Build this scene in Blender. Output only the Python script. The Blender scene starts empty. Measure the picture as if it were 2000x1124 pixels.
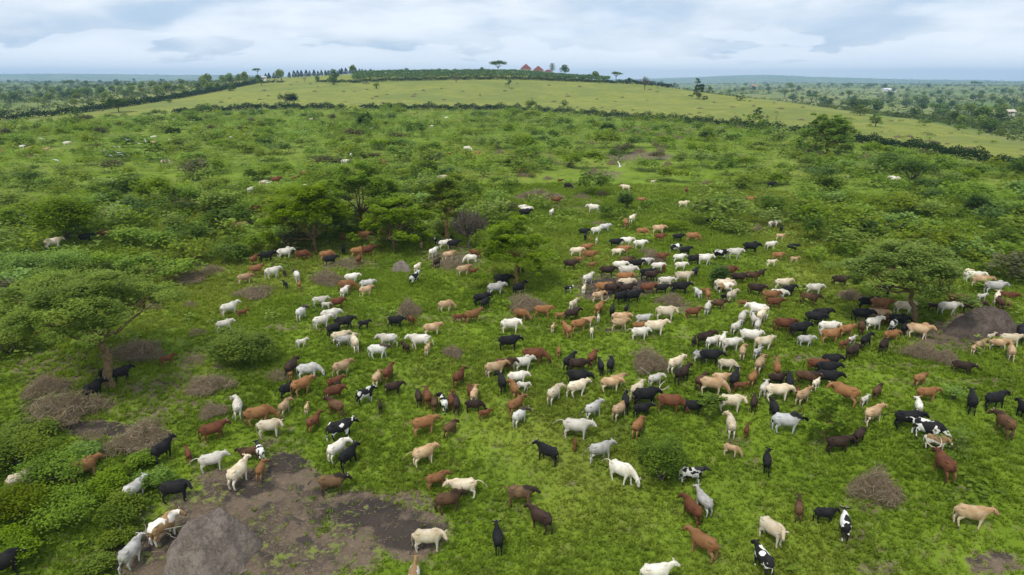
import bpy, bmesh, math, random
import numpy as np
from mathutils import Vector, Matrix
R = math.radians
scene = bpy.context.scene
C = scene.collection
rng = np.random.default_rng(7)
random.seed(7)

# ---------------------------------------------------------------- camera
F = 1333.0; CX, CY = 1000.0, 562.0; HOR = 160.0
PITCH = math.atan((CY - HOR) / F)
CAMZ = 25.0
cam_d = bpy.data.cameras.new("camera"); cam = bpy.data.objects.new("camera", cam_d); C.objects.link(cam)
cam_d.sensor_width = 36.0; cam_d.lens = 36.0 * F / 2000.0
cam_d.clip_start = 0.5; cam_d.clip_end = 40000
cam.location = (0, 0, CAMZ); cam.rotation_euler = (math.pi/2 - PITCH, 0, 0)
scene.camera = cam

# ---------------------------------------------------------------- sky
SUN_EL, SUN_ROT = R(58), R(-150)
w = bpy.data.worlds.new("World"); scene.world = w; w.use_nodes = True
nt = w.node_tree; nt.nodes.clear()
def N(nt, typ, **kw):
    n = nt.nodes.new(typ)
    for k, v in kw.items():
        if k.startswith('i_'):
            n.inputs[k[2:].replace('_', ' ')].default_value = v
        else: setattr(n, k, v)
    return n
def L(nt, a, b): nt.links.new(a, b)
def mth(nt, op, a, b=None, c=None, clamp=False):
    n = nt.nodes.new('ShaderNodeMath'); n.operation = op; n.use_clamp = clamp
    for i, v in enumerate((a, b, c)):
        if v is None: continue
        if isinstance(v, (int, float)): n.inputs[i].default_value = v
        else: nt.links.new(v, n.inputs[i])
    return n.outputs[0]
def mixc(nt, f, a, b, blend='MIX'):
    n = nt.nodes.new('ShaderNodeMix'); n.data_type = 'RGBA'; n.blend_type = blend; n.clamp_factor = True
    for s, v in ((n.inputs['Factor'], f), (n.inputs[6], a), (n.inputs[7], b)):
        if isinstance(v, (int, float)): s.default_value = v
        elif isinstance(v, tuple): s.default_value = (*v[:3], 1)
        else: nt.links.new(v, s)
    return n.outputs[2]
def noise(nt, vec, scale, detail=4, rough=.5, dist=0.0, dims='3D'):
    n = nt.nodes.new('ShaderNodeTexNoise'); n.noise_dimensions = dims
    n.inputs['Scale'].default_value = scale; n.inputs['Detail'].default_value = detail
    n.inputs['Roughness'].default_value = rough; n.inputs['Distortion'].default_value = dist
    if vec is not None: nt.links.new(vec, n.inputs['Vector'])
    return n.outputs['Fac']
def ramp(nt, f, lo, hi, smooth=True):
    n = nt.nodes.new('ShaderNodeMapRange'); n.interpolation_type = 'SMOOTHSTEP' if smooth else 'LINEAR'
    n.inputs['From Min'].default_value = lo; n.inputs['From Max'].default_value = hi
    nt.links.new(f, n.inputs['Value']); return n.outputs['Result']

sky = N(nt, 'ShaderNodeTexSky'); sky.sky_type = 'NISHITA'; sky.sun_disc = False
sky.sun_elevation = SUN_EL; sky.sun_rotation = SUN_ROT; sky.altitude = 1400
sky_s = mixc(nt, 1.0, sky.outputs[0], (0.085, 0.085, 0.085), 'MULTIPLY')
tc = N(nt, 'ShaderNodeTexCoord'); sep = N(nt, 'ShaderNodeSeparateXYZ'); L(nt, tc.outputs['Generated'], sep.inputs[0])
zz = mth(nt, 'MAXIMUM', sep.outputs[2], 0.0)
den = mth(nt, 'ADD', zz, 0.07)
comb = N(nt, 'ShaderNodeCombineXYZ')
L(nt, mth(nt, 'DIVIDE', sep.outputs[0], den), comb.inputs[0]); L(nt, mth(nt, 'DIVIDE', sep.outputs[1], den), comb.inputs[1])
az = mth(nt, 'ARCTAN2', sep.outputs[0], sep.outputs[1])
c1 = N(nt, 'ShaderNodeCombineXYZ'); L(nt, mth(nt, 'MULTIPLY', az, 3.2), c1.inputs[0]); L(nt, mth(nt, 'MULTIPLY', zz, 13.0), c1.inputs[1]); c1.inputs[2].default_value = 2.7
n1 = noise(nt, c1.outputs[0], .9, 7, .52, .5)          # broad grey and white layers
n2 = noise(nt, c1.outputs[0], 2.6, 7, .55, .4)
lay = mth(nt, 'ADD', mth(nt, 'MULTIPLY', n1, .7), mth(nt, 'MULTIPLY', n2, .3))
cover = ramp(nt, lay, .24, .48)
lit = ramp(nt, lay, .36, .60)
blue_grey = (0.37, 0.44, 0.53); white_c = (0.61, 0.635, 0.67)
ccol = mixc(nt, lit, blue_grey, white_c)
layer = mixc(nt, cover, (0.28, 0.385, 0.52), ccol)
base = mixc(nt, .95, sky_s, layer)
# low cumulus along the horizon: azimuth / elevation noise
c2 = N(nt, 'ShaderNodeCombineXYZ'); L(nt, mth(nt, 'MULTIPLY', az, 6.5), c2.inputs[0]); L(nt, mth(nt, 'MULTIPLY', sep.outputs[2], 26.0), c2.inputs[1])
n3 = noise(nt, c2.outputs[0], 1.0, 7, .55, .25)
hgt = mth(nt, 'MULTIPLY', sep.outputs[2], 5.0)
cum = ramp(nt, mth(nt, 'SUBTRACT', n3, hgt), .24, .29)
low = ramp(nt, sep.outputs[2], .10, .02)
base = mixc(nt, mth(nt, 'MULTIPLY', mth(nt, 'MULTIPLY', cum, low), .75), base, (0.70, 0.725, 0.76))
# puffs of cumulus higher up
c4 = N(nt, 'ShaderNodeCombineXYZ'); L(nt, mth(nt, 'MULTIPLY', az, 5.0), c4.inputs[0]); L(nt, mth(nt, 'MULTIPLY', sep.outputs[2], 17.0), c4.inputs[1]); c4.inputs[2].default_value = 4.3
n4 = noise(nt, c4.outputs[0], 1.15, 6, .5, .15)
puff = ramp(nt, n4, .50, .66)
base = mixc(nt, mth(nt, 'MULTIPLY', puff, .5), base, (0.66, 0.69, 0.73))
streak = N(nt, 'ShaderNodeCombineXYZ'); L(nt, mth(nt, 'MULTIPLY', az, 3.0), streak.inputs[0]); L(nt, mth(nt, 'MULTIPLY', sep.outputs[2], 22.0), streak.inputs[1]); streak.inputs[2].default_value = 9.1
n5 = noise(nt, streak.outputs[0], .9, 6, .55, .3)
base = mixc(nt, mth(nt, 'MULTIPLY', ramp(nt, n5, .50, .70), .22), base, (0.36, 0.46, 0.58))
base = mixc(nt, mth(nt, 'MULTIPLY', ramp(nt, n5, .50, .36), .35), base, (0.62, 0.66, 0.71))
bg = N(nt, 'ShaderNodeBackground'); bg.inputs['Strength'].default_value = 1.0
L(nt, base, bg.inputs['Color'])
out = N(nt, 'ShaderNodeOutputWorld'); L(nt, bg.outputs[0], out.inputs['Surface'])

# ---------------------------------------------------------------- sun (overcast)
sd = bpy.data.lights.new("sun", 'SUN'); so = bpy.data.objects.new("sun", sd); C.objects.link(so)
sd.energy = 1.5; sd.angle = R(10); sd.color = (1.0, 0.95, 0.84)
# direction to the sun
sv = Vector((math.sin(SUN_ROT)*math.cos(SUN_EL), math.cos(SUN_ROT)*math.cos(SUN_EL), math.sin(SUN_EL)))
so.rotation_euler = sv.to_track_quat('Z', 'Y').to_euler()
so.location = (0, 0, 80)
vs = scene.view_settings; vs.view_transform = 'Standard'; vs.look = 'None'; vs.exposure = 0.76; vs.gamma = 1.0
scene.cycles.volume_max_steps = 64
scene.cycles.max_bounces = 6; scene.cycles.transparent_max_bounces = 4; scene.cycles.volume_bounces = 1

# ---------------------------------------------------------------- tags and helpers
def tag(o, label=None, cat=None, group=None, kind=None):
    if label: o['label'] = label
    if cat: o['category'] = cat
    if group: o['group'] = group
    if kind: o['kind'] = kind
    return o
def mesh_np(name, V, Fq, mat=None, attrs=None, smooth=False):
    """V (n,3), Fq (m,k) faces of equal size k"""
    V = np.asarray(V, np.float32); Fq = np.asarray(Fq, np.int32); k = Fq.shape[1]
    me = bpy.data.meshes.new(name)
    me.vertices.add(len(V)); me.vertices.foreach_set('co', V.ravel())
    me.loops.add(Fq.size); me.loops.foreach_set('vertex_index', Fq.ravel())
    me.polygons.add(len(Fq)); me.polygons.foreach_set('loop_start', np.arange(0, Fq.size, k, dtype=np.int32))
    if smooth: me.polygons.foreach_set('use_smooth', np.ones(len(Fq), bool))
    me.update(calc_edges=True)
    for an, (dom, arr) in (attrs or {}).items():
        a = me.attributes.new(an, 'FLOAT', dom); a.data.foreach_set('value', np.asarray(arr, np.float32).ravel())
    if mat: me.materials.append(mat)
    return me
def link(name, me, parent=None, loc=(0,0,0), rz=0.0, sc=1.0):
    o = bpy.data.objects.new(name, me); C.objects.link(o)
    if parent: o.parent = parent
    o.location = loc; o.rotation_euler = (0, 0, rz)
    o.scale = (sc, sc, sc) if isinstance(sc, (int, float)) else sc
    return o
def empty(name, loc=(0,0,0), rz=0.0, sc=1.0):
    return link(name, None, None, loc, rz, sc)

DAMP = [(720, 1000, 70, 30, 1), (800, 1045, 70, 35, 1), (560, 905, 45, 22, 1), (640, 1010, 40, 20, .8), (190, 838, 75, 18, .9), (480, 950, 60, 20, .8), (1210, 562, 85, 22, .8), (660, 960, 60, 14, .6), (340, 1060, 30, 30, .7)]
# ---------------------------------------------------------------- terrain
NEAR_R = [0, 20, 33, 38, 44, 52, 62, 78, 110, 140]
NEAR_Z = [-3.2, -2.8, -2.0, -0.6, 1.0, 2.6, 3.9, 5.1, 6.0, 6.6]
FAR_R = [190, 260, 330, 400, 500, 560, 640, 750, 900, 1200, 2000, 3500, 6000, 9000, 14000]
COLS = [-900, 0, 250, 500, 750, 1000, 1250, 1500, 1750, 2000, 2900]
FARZ = [
 [8, 8, 7.2, 6, 5, 4.5, 4.5, 5, 5, 6, 15, 26, 8, 104, 60],
 [8, 8, 7.5, 7, 6, 5.5, 5, 5.5, 6.4, 7, 15, 27, 8, 108, 60],
 [8, 8.4, 8.2, 9, 11, 11.8, 12.0, 11.5, 12.6, 15, 23, 26, 8, 108, 60],
 [8, 8.5, 8.6, 10.4, 14.7, 17.5, 21.5, 25, 29, 29, 25, 25, 45, 100, 60],
 [8, 8.5, 8.8, 10, 14.7, 18.6, 24.5, 32.5, 36.5, 31, 20, 15, 20, 30, 30],
 [8, 8.5, 8.8, 9, 14.5, 19.8, 26.5, 33.5, 37, 27, 10, 5, 10, 15, 15],
 [8, 8.3, 8.0, 9, 14, 17.8, 23, 25, 20, 5, 3, 5, 3, 62, 15],
 [8, 8.0, 8.4, 10, 12.6, 13.4, 10, 4, 0, 4, 9, 14, 3, 112, 15],
 [8, 7.6, 8.0, 8.2, 4, 1, -1, -2, -3, -1.4, 4.4, 14, 6, 50, 15],
 [7.7, 6.2, 3.5, 2.5, 0.5, -.5, -1.5, -2, -3, -2, 3, 10, 17, 31, 15],
 [7, 5, 2, 1, 0, -1, -2, -2, -3, -2, 3, 10, 17, 28, 15]]
_lr = np.linspace(math.log(15), math.log(14000), 700)
_tab = []
for row in FARZ:
    z = np.interp(np.exp(_lr), NEAR_R + FAR_R, NEAR_Z + row)
    k = np.exp(-0.5*(np.arange(-14, 15)/6.0)**2); k /= k.sum()
    _tab.append(np.convolve(np.pad(z, 14, mode='edge'), k, 'valid'))
_tab = np.array(_tab)
AZC = np.array([math.atan((c-1000)/F*math.cos(PITCH)) for c in COLS])
_azf = np.linspace(-math.pi, math.pi, 1441)
_ci = np.interp(_azf, AZC, np.arange(len(COLS)))
_i0 = np.clip(_ci.astype(int), 0, len(COLS)-2); _f = _ci - _i0
_grid = _tab[_i0]*(1-_f)[:, None] + _tab[_i0+1]*_f[:, None]
_k = np.exp(-0.5*(np.arange(-12, 13)/5.0)**2); _k /= _k.sum()
_gp = np.pad(_grid, ((12, 12), (0, 0)), mode='edge')
_grid = sum(_k[i]*_gp[i:i+len(_azf)] for i in range(25))
def zt(x, y):
    x = np.asarray(x, float); y = np.asarray(y, float)
    r = np.hypot(x, y); a = np.arctan2(x, y)
    u = np.clip((np.log(np.maximum(r, 15))-_lr[0])/(_lr[1]-_lr[0]), 0, len(_lr)-1.001)
    v = np.clip((a+math.pi)/(_azf[1]-_azf[0]), 0, len(_azf)-1.001)
    i = u.astype(int); j = v.astype(int); fu = u-i; fv = v-j
    z = (_grid[j, i]*(1-fu)+_grid[j, i+1]*fu)*(1-fv)+(_grid[j+1, i]*(1-fu)+_grid[j+1, i+1]*fu)*fv
    b = .18*np.sin(x*.21+1.3)*np.sin(y*.17+.4)+.10*np.sin(x*.53+y*.31)+.07*np.sin(y*.71-x*.23)
    fade = np.clip(1-r/500, 0.2, 1)
    far = np.clip((r-700)/1500, 0, 1)
    return z + b*fade + far*(2.5*np.sin(x*.0031+y*.0013)+3.2*np.sin(y*.0042-x*.0019+2)*np.clip(r/4000, 0, 2))
_mr = np.exp(np.linspace(math.log(22), math.log(13500), 2600))
def hit(px, py):
    """the ground point seen at a pixel of the 2000x1124 photograph"""
    dx = (px-CX)/F; dy = -(py-CY)/F
    d = np.array([dx, math.cos(PITCH)+dy*math.sin(PITCH), -math.sin(PITCH)+dy*math.cos(PITCH)])
    h = math.hypot(d[0], d[1])
    xs = d[0]/h*_mr; ys = d[1]/h*_mr; zs = CAMZ + d[2]/h*_mr
    g = zt(xs, ys); below = np.nonzero(zs < g)[0]
    if len(below) == 0: i = len(_mr)-1; return Vector((xs[i], ys[i], g[i]))
    i = below[0]
    if i == 0: return Vector((xs[0], ys[0], g[0]))
    a = (zs[i-1]-g[i-1]); b = (g[i]-zs[i]); t = a/(a+b+1e-9)
    x = xs[i-1]+(xs[i]-xs[i-1])*t; y = ys[i-1]+(ys[i]-ys[i-1])*t
    return Vector((x, y, float(zt(x, y))))
def air(px, py, dist):
    dx = (px-CX)/F; dy = -(py-CY)/F
    d = Vector((dx, math.cos(PITCH)+dy*math.sin(PITCH), -math.sin(PITCH)+dy*math.cos(PITCH))).normalized()
    return Vector((0, 0, CAMZ)) + d*dist
def proj(x, y, z):
    x = np.asarray(x, float); y = np.asarray(y, float); z = np.asarray(z, float)-CAMZ
    dep = y*math.cos(PITCH) - z*math.sin(PITCH); up = y*math.sin(PITCH)+z*math.cos(PITCH)
    dep = np.maximum(dep, .01)
    return CX+F*x/dep, CY-F*up/dep
def depth(p): return p[1]*math.cos(PITCH)-(p[2]-CAMZ)*math.sin(PITCH)
def blob_mask(x, y, blobs):
    """blobs: world ellipses given by the photograph's pixels (cx, cy, half width, half height)"""
    px, py = proj(x, y, zt(x, y)); m = np.zeros_like(px)
    for cx, cy, rx, ry, s in blobs:
        q = ((px-cx)/rx)**2+((py-cy)/ry)**2
        m = np.maximum(m, s*np.clip(1.6-1.1*q, 0, 1))
    return m
DIRT = [(430, 1010, 120, 60, .9), (560, 985, 85, 95, .95), (700, 1000, 90, 42, .95), (800, 1040, 80, 52, 1), (560, 905, 45, 22, .9), (470, 945, 90, 35, .9),
        (560, 1085, 120, 60, .9), (330, 1090, 120, 60, .9), (800, 980, 60, 25, .7), (300, 770, 130, 45, .46), (190, 838, 75, 18, .9), (130, 720, 130, 45, .55), (280, 800, 110, 25, .5),
        (400, 720, 60, 50, .36), (1210, 562, 85, 22, 1), (1165, 575, 40, 14, 1), (1320, 600, 60, 14, .6), (370, 527, 70, 16, .7), (680, 515, 60, 14, .7), (890, 505, 60, 26, .75), (850, 500, 40, 16, .5),
        (1120, 400, 70, 14, .6), (1055, 385, 60, 10, .8), (1250, 305, 70, 9, .7), (1180, 340, 40, 8, .5), (1880, 655, 110, 30, .8), (1900, 628, 60, 20, .8),
        (1690, 985, 60, 20, .5), (1665, 1045, 35, 25, .35), (1935, 1100, 60, 22, .8), (1720, 1110, 50, 14, .5), (1170, 640, 60, 12, .5), (1780, 680, 60, 12, .5), (520, 860, 30, 10, .4), (1445, 860, 26, 10, .3),
        (600, 640, 100, 7, .42), (700, 632, 150, 6, .45), (880, 622, 160, 6, .45), (1040, 640, 60, 6, .42), (1560, 700, 90, 8, .42), (1700, 715, 150, 7, .42), (1880, 745, 140, 8, .42), (1310, 655, 60, 7, .35),
        (1700, 665, 60, 9, .4), (1310, 560, 40, 10, .5), (1230, 545, 110, 12, .6), (170, 1100, 90, 16, .35), (310, 1010, 60, 20, .4), (690, 1060, 60, 60, .8), (1500, 430, 14, 4, .3)]
# ---------------------------------------------------------------- materials
def new_mat(name):
    m = bpy.data.materials.new(name); m.use_nodes = True; m.node_tree.nodes.clear(); return m, m.node_tree
def finish(nt, shader):
    o = nt.nodes.new('ShaderNodeOutputMaterial'); nt.links.new(shader, o.inputs['Surface'])
def pbsdf(nt, col, rough=.9, bump=None, spec=.2):
    b = nt.nodes.new('ShaderNodeBsdfPrincipled'); b.inputs['Roughness'].default_value = rough
    b.inputs['Specular IOR Level'].default_value = spec
    if isinstance(col, tuple): b.inputs['Base Color'].default_value = (*col[:3], 1)
    else: nt.links.new(col, b.inputs['Base Color'])
    if bump is not None: nt.links.new(bump, b.inputs['Normal'])
    return b.outputs[0]
def bump(nt, h, strength=.5, dist=.1):
    b = nt.nodes.new('ShaderNodeBump'); b.inputs['Strength'].default_value = strength; b.inputs['Distance'].default_value = dist
    nt.links.new(h, b.inputs['Height']); return b.outputs[0]
def attr(nt, name):
    a = nt.nodes.new('ShaderNodeAttribute'); a.attribute_name = name; return a
def wpos(nt):
    return nt.nodes.new('ShaderNodeNewGeometry').outputs['Position']

def grass_color(nt):
    """the sward's own colour, by place: lush, yellowish and dark herb patches"""
    p = wpos(nt)
    nl = noise(nt, p, .035, 4, .5); nm = noise(nt, p, .22, 5, .6); ns = noise(nt, p, 1.1, 4, .6)
    c = mixc(nt, ramp(nt, nm, .36, .62), (0.128, 0.202, 0.014), (0.182, 0.268, 0.022))
    c = mixc(nt, mth(nt, 'MULTIPLY', ramp(nt, nl, .45, .66), .5), c, (0.25, 0.265, 0.055))
    c = mixc(nt, mth(nt, 'MULTIPLY', ramp(nt, ns, .52, .72), .25), c, (0.088, 0.165, 0.014))
    c = mixc(nt, mth(nt, 'MULTIPLY', ramp(nt, noise(nt, p, .6, 3, .6), .60, .72), .55), c, (0.215, 0.225, 0.060))
    return c, p

def ground_mat():
    m, nt = new_mat("ground_turf"); c, p = grass_color(nt)
    dry = attr(nt, 'dry').outputs['Fac']; dirt = attr(nt, 'dirt').outputs['Fac']; far = attr(nt, 'far').outputs['Fac']
    nf = noise(nt, p, .02, 5, .6); nb = noise(nt, p, .12, 5, .65)
    dc = mixc(nt, ramp(nt, nb, .38, .62), (0.185, 0.225, 0.034), (0.265, 0.270, 0.058))
    dc = mixc(nt, mth(nt, 'MULTIPLY', ramp(nt, nf, .45, .62), .6), dc, (0.135, 0.18, 0.040))
    dc = mixc(nt, mth(nt, 'MULTIPLY', ramp(nt, noise(nt, p, .10, 5, .65), .58, .70), .5), dc, (0.17, 0.155, 0.075))
    dc = mixc(nt, mth(nt, 'MULTIPLY', ramp(nt, noise(nt, p, .25, 5, .7), .50, .66), .55), dc, (0.125, 0.19, 0.030))
    c = mixc(nt, dry, c, dc)
    fc = mixc(nt, ramp(nt, noise(nt, p, .004, 6, .65), .42, .58), (0.11, 0.17, 0.036), (0.22, 0.235, 0.070))
    fc = mixc(nt, mth(nt, 'MULTIPLY', ramp(nt, noise(nt, p, .011, 4, .6), .56, .66), .8), fc, (0.10, 0.20, 0.035))
    fc = mixc(nt, mth(nt, 'MULTIPLY', ramp(nt, noise(nt, p, .009, 4, .6), .60, .70), .6), fc, (0.24, 0.20, 0.12))
    c = mixc(nt, far, c, fc)
    # bare soil: ragged edge from the noise
    n1 = noise(nt, p, .5, 6, .65); n2 = noise(nt, p, 2.2, 5, .65)
    e = mth(nt, 'ADD', dirt, mth(nt, 'MULTIPLY', mth(nt, 'SUBTRACT', mth(nt, 'ADD', mth(nt, 'MULTIPLY', n1, .5), mth(nt, 'MULTIPLY', n2, .5)), .5), 4.4))
    dm = ramp(nt, e, .40, .72)
    c = mixc(nt, mth(nt, 'MULTIPLY', ramp(nt, e, .12, .5), .75), c, (0.20, 0.185, 0.085))
    sc = mixc(nt, ramp(nt, n1, .40, .60), (0.088, 0.066, 0.052), (0.168, 0.124, 0.090))
    sc = mixc(nt, mth(nt, 'MULTIPLY', ramp(nt, noise(nt, p, 5.0, 4, .7), .52, .66), .6), sc, (0.25, 0.20, 0.125))
    sc = mixc(nt, mth(nt, 'MULTIPLY', ramp(nt, noise(nt, p, .8, 4, .6, .4), .56, .64), .8), sc, (0.050, 0.042, 0.040))
    sc = mixc(nt, mth(nt, 'MULTIPLY', ramp(nt, noise(nt, p, 1.4, 4, .6), .60, .68), .55), sc, (0.10, 0.13, 0.035))
    wet = attr(nt, 'damp').outputs['Fac']
    wm = ramp(nt, mth(nt, 'ADD', wet, mth(nt, 'MULTIPLY', mth(nt, 'SUBTRACT', noise(nt, p, .9, 6, .65), .5), 2.4)), .35, .8)
    sc = mixc(nt, mth(nt, 'MULTIPLY', wm, .85), sc, (0.045, 0.036, 0.033))
    c = mixc(nt, dm, c, sc)
    h = mth(nt, 'ADD', mth(nt, 'MULTIPLY', noise(nt, p, 2.0, 6, .7), 1.0), mth(nt, 'MULTIPLY', noise(nt, p, 9.0, 3, .6), .35))
    finish(nt, pbsdf(nt, c, .95, bump(nt, h, .9, .22), .1)); return m

def leafy(nt, col, trans=.35, rough=.7):
    d = pbsdf(nt, col, rough, None, .15)
    t = nt.nodes.new('ShaderNodeBsdfTranslucent')
    g = mixc(nt, 1.0, col, (1.3, 1.2, .6), 'MULTIPLY'); nt.links.new(g, t.inputs['Color'])
    mx = nt.nodes.new('ShaderNodeMixShader'); mx.inputs[0].default_value = trans
    nt.links.new(d, mx.inputs[1]); nt.links.new(t.outputs[0], mx.inputs[2]); return mx.outputs[0]
def blade_mat():
    m, nt = new_mat("grass_blades"); c, p = grass_color(nt)
    r = attr(nt, 'rnd').outputs['Fac']
    c = mixc(nt, 1.0, c, (1.12, 1.10, 1.1), 'MULTIPLY')
    c = mixc(nt, mth(nt, 'MULTIPLY', ramp(nt, r, .55, 1.0), .5), c, (0.28, 0.38, 0.035))
    c = mixc(nt, mth(nt, 'MULTIPLY', ramp(nt, r, .12, .0), .6), c, (0.24, 0.23, 0.085))
    finish(nt, leafy(nt, c, .45, .6)); return m
def foliage_mat(name, dark, light, accent=None, acc=.0, trans=.42, nscale=.5):
    m, nt = new_mat(name); p = wpos(nt)
    r = attr(nt, 'rnd').outputs['Fac']; oi = nt.nodes.new('ShaderNodeObjectInfo').outputs['Random']
    f = mth(nt, 'ADD', mth(nt, 'MULTIPLY', r, .55), mth(nt, 'MULTIPLY', noise(nt, p, nscale, 3, .6), .55))
    c = mixc(nt, ramp(nt, f, .25, .85, False), dark, light)
    hs = nt.nodes.new('ShaderNodeHueSaturation'); nt.links.new(c, hs.inputs['Color'])
    nt.links.new(mth(nt, 'ADD', mth(nt, 'MULTIPLY', oi, .020), .488), hs.inputs['Hue'])
    nt.links.new(mth(nt, 'ADD', mth(nt, 'MULTIPLY', oi, .36), .84), hs.inputs['Value'])
    nt.links.new(mth(nt, 'SUBTRACT', 1.12, mth(nt, 'MULTIPLY', oi, .3)), hs.inputs['Saturation'])
    c = hs.outputs[0]
    if accent: c = mixc(nt, mth(nt, 'MULTIPLY', ramp(nt, r, 1-acc-.05, 1-acc), .8), c, accent)
    finish(nt, leafy(nt, c, trans)); return m
def bark_mat(name, a, b):
    m, nt = new_mat(name); tcx = nt.nodes.new('ShaderNodeTexCoord'); p = tcx.outputs['Object']
    n = noise(nt, p, 3.0, 5, .65)
    finish(nt, pbsdf(nt, mixc(nt, ramp(nt, n, .35, .65), a, b), .9, bump(nt, noise(nt, p, 12, 4, .6), .5, .03), .1)); return m
def twig_mat():
    m, nt = new_mat("dead_twigs"); r = attr(nt, 'rnd').outputs['Fac']
    c = mixc(nt, r, (0.15, 0.112, 0.070), (0.42, 0.325, 0.205))
    c = mixc(nt, mth(nt, 'MULTIPLY', ramp(nt, r, .9, .95), .7), c, (0.42, 0.39, 0.33))
    finish(nt, pbsdf(nt, c, .9, None, .1)); return m
def mound_mat(name, a, b):
    m, nt = new_mat(name); tcx = nt.nodes.new('ShaderNodeTexCoord'); p = tcx.outputs['Object']
    n = noise(nt, p, 1.1, 6, .65, .3)
    c = mixc(nt, ramp(nt, n, .36, .64), a, b)
    c = mixc(nt, mth(nt, 'MULTIPLY', ramp(nt, noise(nt, p, 3.2, 8, .75, .6), .52, .66), .7), c, tuple(v*.5 for v in a))
    c = mixc(nt, mth(nt, 'MULTIPLY', ramp(nt, noise(nt, p, 7.0, 6, .75, .3), .52, .62), .5), c, tuple(v*1.35 for v in b))
    c = mixc(nt, mth(nt, 'MULTIPLY', ramp(nt, noise(nt, p, .9, 5, .7, .5), .62, .70), .6), c, (0.17, 0.17, 0.06))
    h = mth(nt, 'ADD', noise(nt, p, 3.2, 9, .78, .6), mth(nt, 'MULTIPLY', noise(nt, p, 14.0, 5, .7), .3))
    finish(nt, pbsdf(nt, c, .95, bump(nt, h, 1.0, .5), .1)); return m
def flat_mat(name, col, rough=.6, sp=.3, ns=8.0, var=.25):
    m, nt = new_mat(name); tcx = nt.nodes.new('ShaderNodeTexCoord')
    n = noise(nt, tcx.outputs['Object'], ns, 4, .6)
    finish(nt, pbsdf(nt, mixc(nt, n, tuple(v*(1-var) for v in col), tuple(min(1, v*(1+var)) for v in col)), rough, None, sp)); return m

def coat(name, base, alt, ext=(.02,.018,.016), ext_amt=.7, pale=None, pale_amt=0.0, head=None, head_amt=0.0, patch=None, patch_scale=1.5, patch_thr=.5):
    """a coat: base/alt mottling, dark muzzle, hooves and tail tip (zone_x), pale belly and legs (zone_p), head and neck (zone_h), patches"""
    m, nt = new_mat(name); tcx = nt.nodes.new('ShaderNodeTexCoord'); oi = nt.nodes.new('ShaderNodeObjectInfo')
    off = nt.nodes.new('ShaderNodeVectorMath'); off.operation = 'ADD'; nt.links.new(tcx.outputs['Object'], off.inputs[0])
    cb = nt.nodes.new('ShaderNodeCombineXYZ'); s = mth(nt, 'MULTIPLY', oi.outputs['Random'], 61.0)
    for i in range(3): nt.links.new(s, cb.inputs[i])
    nt.links.new(cb.outputs[0], off.inputs[1]); p = off.outputs[0]
    c = mixc(nt, ramp(nt, noise(nt, p, 2.0, 4, .55), .35, .65), base, alt)
    if patch:
        k = ramp(nt, noise(nt, p, patch_scale, 2, .45, .4), patch_thr-.012, patch_thr+.012); c = mixc(nt, k, c, patch)
    if pale: c = mixc(nt, mth(nt, 'MULTIPLY', attr(nt, 'zone_p').outputs['Fac'], pale_amt), c, pale)
    if head: c = mixc(nt, mth(nt, 'MULTIPLY', attr(nt, 'zone_h').outputs['Fac'], head_amt), c, head)
    c = mixc(nt, mth(nt, 'MULTIPLY', attr(nt, 'zone_x').outputs['Fac'], ext_amt), c, ext)
    c = mixc(nt, mth(nt, 'MULTIPLY', ramp(nt, noise(nt, p, 5.0, 5, .65), .45, .70), .28), c, mixc(nt, 1.0, c, (.55, .48, .40), 'MULTIPLY'))
    hs = nt.nodes.new('ShaderNodeHueSaturation'); nt.links.new(c, hs.inputs['Color'])
    nt.links.new(mth(nt, 'ADD', mth(nt, 'MULTIPLY', oi.outputs['Random'], .40), .76), hs.inputs['Value'])
    finish(nt, pbsdf(nt, hs.outputs[0], .75, bump(nt, noise(nt, p, 18, 3, .6), .25, .01), .2)); return m
blk = (.010, .010, .012)
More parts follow.
